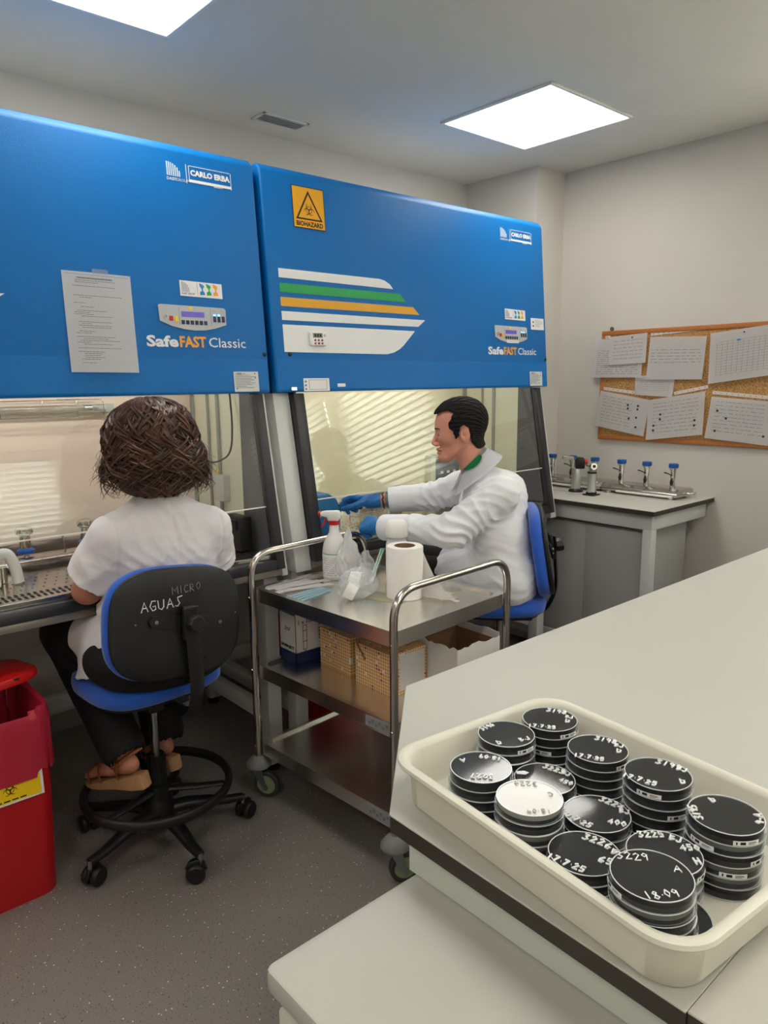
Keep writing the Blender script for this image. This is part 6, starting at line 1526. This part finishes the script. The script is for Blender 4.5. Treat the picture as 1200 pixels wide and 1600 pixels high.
def trou(P):
    d = None
    for hp, kn, an in ((hipL, knL, anL), (hipR, knR, anR)):
        e = smin(s_cap(P, hp, kn, .080, .064), s_cap(P, kn, an, .066, .052), .02); d = e if d is None else smin(d, e, .03)
    return smax(smin(d, s_ell(P, pel, (.12, .12, .09)), .03), -(P[:, 2]-.36), .004)
tv, tf = surfnet(trou, (1.85, 1.50, .30), (2.45, 2.40, .95), .008); mkv('trousers', tv, tf, m_trou, man)
for an in (anL, anR):
    sf = lambda P, an=an: smax(U([s_cap(P, an-A3(0, 0, .035), an-A3(0, 0, .055)+fwd*.15, .042, .036, lat, 1.1), s_cap(P, an, an-A3(0, 0, .05)-fwd*.02, .042, .042)], .02), (P[:, 2]-an[2]-.02), .004)
    q1, q2 = surfnet(sf, an-A3(.3, .3, .15), an+A3(.3, .3, .1), .006); mkv('shoe', q1, q2, m_black, man)

# ============================================================ THE WOMAN
wom = thing('person', 'woman with curly brown hair in a white short-sleeved tunic, seated facing away', 'person', (.93, 2.14, 0))
whc = A3(.955, 2.175, 1.345); wf_, wl_, wu_ = unitframe((.06, 1, 0), 10); WM = np.stack([wf_, wl_, wu_], 1)
wn0, wn1 = whc+WM@A3(-.02, 0, -.06), A3(.955, 2.135, 1.165)
wsL, weL, wwL = A3(.800, 2.135, 1.070), A3(.742, 2.205, .905), A3(.845, 2.44, .945)
wsR, weR, wwR = A3(1.115, 2.125, 1.062), A3(1.165, 2.21, .905), A3(1.06, 2.45, .945)
wp, wm, wu2 = A3(.930, 2.145, .705), A3(.935, 2.135, .84), A3(.955, 2.135, 1.02); wlat = A3(1, 0, 0)
whL, whR = A3(.845, 2.165, .690), A3(1.02, 2.165, .690); wkL, wkR = A3(.755, 2.49, .700), A3(1.035, 2.53, .700); waL, waR = A3(.805, 2.195, .375), A3(1.000, 2.325, .315)
whandL = hand_sdf(wwL, (.35, .93, -.05), (0, 0, -1), (1, -.3, 0), [(25, 30, 20)]*4, scale=.92); whandR = hand_sdf(wwR, (-.35, .93, -.05), (0, 0, -1), (-1, -.3, 0), [(25, 30, 20)]*4, scale=.92)
footL = (A3(.832, 2.150, .318), A3(.742, 2.345, .250)); footR = (A3(1.005, 2.282, .262), A3(.972, 2.490, .205))
def foot_sdf(P, heel, toe, ank):
    dd = nrm(toe-heel); sd = nrm(np.cross([0, 0, 1], dd)); d = s_cap(P, heel+dd*.025+A3(0, 0, .003), heel+dd*.10+A3(0, 0, .008), .0245, .026); d = smin(d, s_cap(P, heel+dd*.10+A3(0, 0, .006), toe-dd*.035-A3(0, 0, .004), .026, .017, sd, 1.6), .02)
    d = smin(d, s_cap(P, heel+dd*.045+A3(0, 0, .01), ank+A3(0, 0, .02), .026, .030), .02)
    for i, (o_, L_) in enumerate(((.024, .0), (.010, .002), (-.002, .0), (-.013, -.006), (-.023, -.014))):
        sg = -1 if ank[0] < .95 else 1
        d = smin(d, s_cap(P, toe-dd*.04-sd*o_*sg*-1-A3(0, 0, .006), toe+dd*(L_-.004)-sd*o_*sg*-1-A3(0, 0, .010), .010, .0075 if i else .010), .004)
    return d
def wom_body(P):
    d = U([s_cap(P, wp, wm, .105, .085, wlat, 1.5), s_cap(P, wm, wu2, .085, .095, wlat, 1.5), s_cap(P, wu2, wn1-A3(0, 0, .03), .085, .050, wlat, 1.5)], .04)
    for sh, el, wr, hn in ((wsL, weL, wwL, whandL), (wsR, weR, wwR, whandR)):
        d = smin(d, s_cap(P, sh, el, .048, .042), .04); d = smin(d, s_cap(P, el, el*.5+wr*.5, .043, .036), .015); d = smin(d, s_cap(P, el*.5+wr*.5, wr, .036, .025), .015); d = smin(d, hn(P), .006)
    for hp, kn, an, (he, to) in ((whL, wkL, waL, footL), (whR, wkR, waR, footR)):
        d = smin(d, s_cap(P, hp, kn, .085, .055), .04); d = smin(d, s_cap(P, kn, an, .050, .033), .02); d = smin(d, foot_sdf(P, he, to, an), .012)
    d = smin(d, s_cap(P, wn0, wn1-A3(0, 0, .02), .050, .054), .03)
    return smin(d, face_sdf((P-whc)@WM), .012)
wv, wfc = surfnet(wom_body, (.62, 1.95, .15), (1.28, 2.66, 1.48), .0044)
mkv('body', wv, wfc, m_skin_w, wom)
# tunic
def tunic(P):
    d = U([s_cap(P, wp+A3(0, -.01, .02), wm, .150, .118, wlat, 1.42), s_cap(P, wm, wu2, .118, .116, wlat, 1.42), s_cap(P, wu2, wn1-A3(0, 0, .035), .108, .062, wlat, 1.55)], .05)
    sk = s_cap(P, A3(.925, 2.15, .70), A3(.915, 2.19, .58), .150, .185, wlat, 1.32); sk = smin(sk, s_cap(P, whL+A3(-.02, .0, .03), wkL*.5+whL*.5+A3(-.005, 0, .02), .105, .085), .04)
    d = smin(d, sk, .05)
    for sh in (wsL, wsR): d = smin(d, s_cap(P, wn1-A3(0, -.005, .035), sh+A3(0, 0, -.008), .068, .066, A3(0, 1, 0), 1.2), .03)
    hem = P[:, 2]-(.735-.03*np.clip((P[:, 1]-2.12)/.12, -1.2, 1)-.085*np.exp(-((P[:, 0]-.70)/.075)**2)-.05*np.exp(-((P[:, 0]-1.17)/.05)**2)); d = smax(d, -hem, .004)
    d = smax(d, P[:, 1]-2.42, .01)
    for sh, el in ((wsL, weL), (wsR, weR)):
        out = -1 if sh[0] < .95 else 1; ax_ = nrm(el-sh); e2 = sh+ax_*.175+A3(out*.004, 0, 0)
        a = s_cap(P, sh, e2, .068, .080, A3(0, 1, 0), 1.08); cut = (P-(sh+ax_*.163))@ax_+.020*np.sin(P[:, 1]*18); a = smax(a, cut, .003)
        a = smax(a, -smax(s_cap(P, sh+ax_*.08, e2+ax_*.1, .066, .076, A3(0, 1, 0), 1.08), -((P-(sh+ax_*.09))@ax_), .004), .003)
        d = smin(d, a, .018)
    return smax(d, -s_cap(P, wn1-A3(0, 0, .012), wn0, .056, .080), .006)
tv, tf = surfnet(tunic, (.58, 1.88, .48), (1.32, 2.50, 1.24), .0046)
tn = vnormals(tv, tf); w0 = folds(tv, 5, .014, 22, None, .05)+folds(tv, 9, .007, 50, None, .03)
low = np.clip((1.0-tv[:, 2])/.15, 0, 1)*np.clip((tv[:, 2]-.78)/.05, 0, 1)
w0 += low*.007*(1-2*np.abs(np.sin(tv[:, 2]*48+2.2*np.sin(tv[:, 0]*13)+1)))
seam = -.0025*np.exp(-((tv[:, 0]-.957)/.0035)**2)*(tv[:, 1] < 2.15); w0 += seam
for sh, sg in ((wsL, -1), (wsR, 1)): 
    dd_ = (tv[:, 0]-(sh[0]-sg*(-.012)*-1*-1))*sg; w0 += -.003*np.exp(-((dd_-.000)/.0045)**2)*(tv[:, 2] > .93)
tv = relax(tv+tn*w0[:, None], tf, 1, .4); mkv('tunic', tv, tf, m_tunic, wom)
def wtrou(P):
    d = s_ell(P, wp+A3(-.005, -.030, -.010), (.240, .185, .120)); d = smax(d, -(P[:, 2]-.605), .02)
    for hp, kn, an in ((whL, wkL, waL), (whR, wkR, waR)):
        e = smin(s_cap(P, hp, kn, .098, .074), s_cap(P, kn-A3(0, 0, .01), an+A3(0, 0, .0), .076, .071), .03); e = smax(e, (P-an)@nrm(an-kn)-.058, .003); d = smin(d, e, .03)
    for hp, kn, an in ((whL, wkL, waL), (whR, wkR, waR)): d = smax(d, -smax(s_cap(P, an+nrm(kn-an)*.08, an-nrm(kn-an)*.08, .055, .058), -((P-(an+nrm(kn-an)*.0))@nrm(an-kn)), .003), .003)
    return smax(d, -(P[:, 2]-.22), .003)
qv, qf = surfnet(wtrou, (.62, 1.88, .20), (1.28, 2.66, .80), .0055); qn = vnormals(qv, qf); qv = qv+qn*(folds(qv, 4, .004, 28, None, .04)*np.clip((qv[:, 2]-.38)/.06, 0, 1))[:, None]; mkv('trousers', qv, qf, m_trou, wom)
# sandals: cork wedge, footbed, straps, buckle
m_cork2 = mat('cork_wedge', 'b58a62', rough=.85, bump=.6, bscale=180, var=.15, vscale=120, stretch=(1, 1, 5)); m_strap = mat('tan_leather', '8a4f2c', rough=.5)
for (he, to), an in ((footL, waL), (footR, waR)):
    dd = nrm(to-he); sd = nrm(np.cross([0, 0, 1], dd)); un = np.cross(dd, sd); o_ = he-un*.028; L_ = np.linalg.norm(to-he)+.012
    b = B(MX.Translation(-V(wom.location))); Mx = frame(o_, dd, sd, un)
    pr = []; n = 20
    out = [(-.022, .0), (-.014, .024), (.03, .031), (.10, .030), (.16, .040), (.20, .037), (L_, .018), (L_+.006, .0), (L_, -.020), (.19, -.036), (.14, -.036), (.08, -.027), (.03, -.030), (-.014, -.024)]
    bm = bmesh.new(); ccw = out[::-1]; top = [bm.verts.new((x, y, 0)) for x, y in ccw]; bot = [bm.verts.new((x, y*.98, -.048+.030*min(1, max(0, x/.20)))) for x, y in ccw]
    bm.faces.new(top); bm.faces.new(bot[::-1])
    for i in range(len(ccw)): j = (i+1) % len(ccw); bm.faces.new((top[j], top[i], bot[i], bot[j]))
    bmesh.ops.recalc_face_normals(bm, faces=bm.faces[:]); bmesh.ops.bevel(bm, geom=bm.edges[:], offset=.003, segments=2, affect='EDGES'); b.bm_add(bm, Mx); sn = mk('sandal', b, m_cork2, wom, 50, label='cork wedge sandal with tan straps')
    b = B(MX.Translation(-V(wom.location)))
    def st(pts): 
        P_ = [V(Mx @ V(p)) for p in pts]; bb_ = fillet(P_, .03, 5); b.tube(bb_, .0065, 8, flat=.3)
    st([(.130, .042, .0), (.135, .040, .050), (.140, -.004, .074), (.145, -.040, .048), (.145, -.042, .0)]); st([(.180, .042, .0), (.184, .040, .036), (.188, -.004, .050), (.190, -.038, .034), (.188, -.040, .0)])
    st([(.062, .034, .0), (.054, .042, .048), (-.006, .034, .074), (-.034, .0, .080), (-.006, -.034, .074), (.054, -.042, .048), (.062, -.034, .0)]); st([(.058, .040, .03), (.085, .042, .074), (.100, .0, .098), (.085, -.042, .074), (.058, -.040, .03)])
    mk('strap', b, m_strap, sn, 60); b = B(MX.Translation(-V(wom.location))); b.tube([tuple(Mx @ V(p)) for p in ((.056, .046, .050), (.070, .046, .050), (.070, .046, .064), (.056, .046, .064))], .0014, 6, closed=True); mk('buckle', b, m_chrome, sn, 60)
# ---- curly hair: soft core plus several hundred curling locks
def whair(P):
    Q = (P-whc)@WM; d = s_ell(Q, (-.022, 0, .018), (.108, .112, .102)); d = smin(d, s_ell(Q, (-.035, .0, -.078), (.095, .136, .104)), .03)
    a = np.arctan2(Q[:, 1], -Q[:, 0]); d += .005*np.sin(a*13+Q[:, 2]*40)*np.clip((.10-Q[:, 2])/.1, 0, 1)+.003*np.sin(a*29-Q[:, 2]*70)
    face = smax(-(Q[:, 0]-.045), np.abs(Q[:, 1])-.062, .01); face = smax(face, Q[:, 2]-.055, .01)
    return smax(d, -face, .008)
kv, kf = surfnet(whair, whc-.21, whc+.18, .005); hr = mkv('hair', kv, kf, m_hair_w, wom)
rr = random.Random(12); b = B(MX.Translation(-V(wom.location))); b2 = B(MX.Translation(-V(wom.location)))
def lock(b, az, el, ln, rad, curl, turns, out, fl=0):
    # az about the head's up axis (0 = back of the head), el elevation of the root
    n = 22; c = WM; ph = rr.uniform(0, 6.3); sg = rr.choice((-1, 1)); pts = []; rs = []
    for i in range(n+1):
        t = i/n; s_ = t*ln
        # travel down the hair volume surface
        th = el-s_/.105 if el-s_/.105 > -.25 else -.25; drop = max(0, s_-(el+.25)*.105)
        rx, ry, rz = .112, .120, .104
        q = np.array([-.024-rx*math.cos(th)*math.cos(az), rx*0+ry*math.cos(th)*math.sin(az)*(1+.10*min(1, drop/.08)), .018+rz*math.sin(th)-drop])
        nrm_ = nrm([-math.cos(az)*math.cos(th), math.sin(az)*math.cos(th), math.sin(th)+.05]); tang = nrm([-math.sin(az), -math.cos(az), 0]) if False else nrm(np.cross(nrm_, [0, 0, 1])+1e-6)
        grow = curl*(.10+1.1*min(1, t*1.5)**1.2); a = ph+sg*turns*2*math.pi*t
        q = q+nrm_*(math.cos(a)*grow+.004+out*t*t)+tang*(math.sin(a)*grow*1.5+fl*t*t)
        pts.append(whc+c@q); rs.append(rad*(.55+.45*math.sin(math.pi*min(1, t*1.15+.1))) if t < .8 else rad*(1-t)*3.2*.55+.0003)
    b.tube(pts, rs, 5, cap=False)
for k in range(760):
    az = rr.gauss(0, 1)*1.0 if rr.random() < .75 else rr.uniform(-2.2, 2.2); az = max(-2.3, min(2.3, az)); el = rr.uniform(.05, 1.45)
    ln = (el+.25)*.105+rr.uniform(.100, .180)-.014*abs(az)
    lock(b2 if rr.random() < .20 else b, az, el, ln, rr.uniform(.0026, .0058), rr.uniform(.010, .024), rr.uniform(1.2, 2.8), rr.uniform(.002, .020))
for k in range(110):       # loose frizz at the sides, more on her left
    az = rr.choice((1, 1, -1))*rr.uniform(.9, 1.9); el = rr.uniform(-.15, .9); ln = (el+.25)*.105+rr.uniform(.05, .11)
    lock(b, az, el, ln, rr.uniform(.0006, .0014), rr.uniform(.008, .018), rr.uniform(1, 2.4), rr.uniform(.01, .05), rr.uniform(-.01, .02))
mk('curls', b, m_hair_w, hr, 60); mk('light_curls', b2, m_hair_w2, hr, 60, label='lighter brown curls')

o = thing('inoculation_loop', 'thin purple stick pinched in the man\'s far gloved hand', 'stick', (1.875, 2.43, 1.005))
b = B(); b.tube([(.045, -.03, .022), (.0, .0, .0), (-.045, .035, -.028)], .0022, 8); mk('handle', b, mat('purple_plastic', '5b2a7c', rough=.4), o, 60)
b = B(); b.tube([(-.045, .035, -.028), (-.075, .055, -.045)], .0008, 6); mk('wire', b, m_steel_d, o, 60)
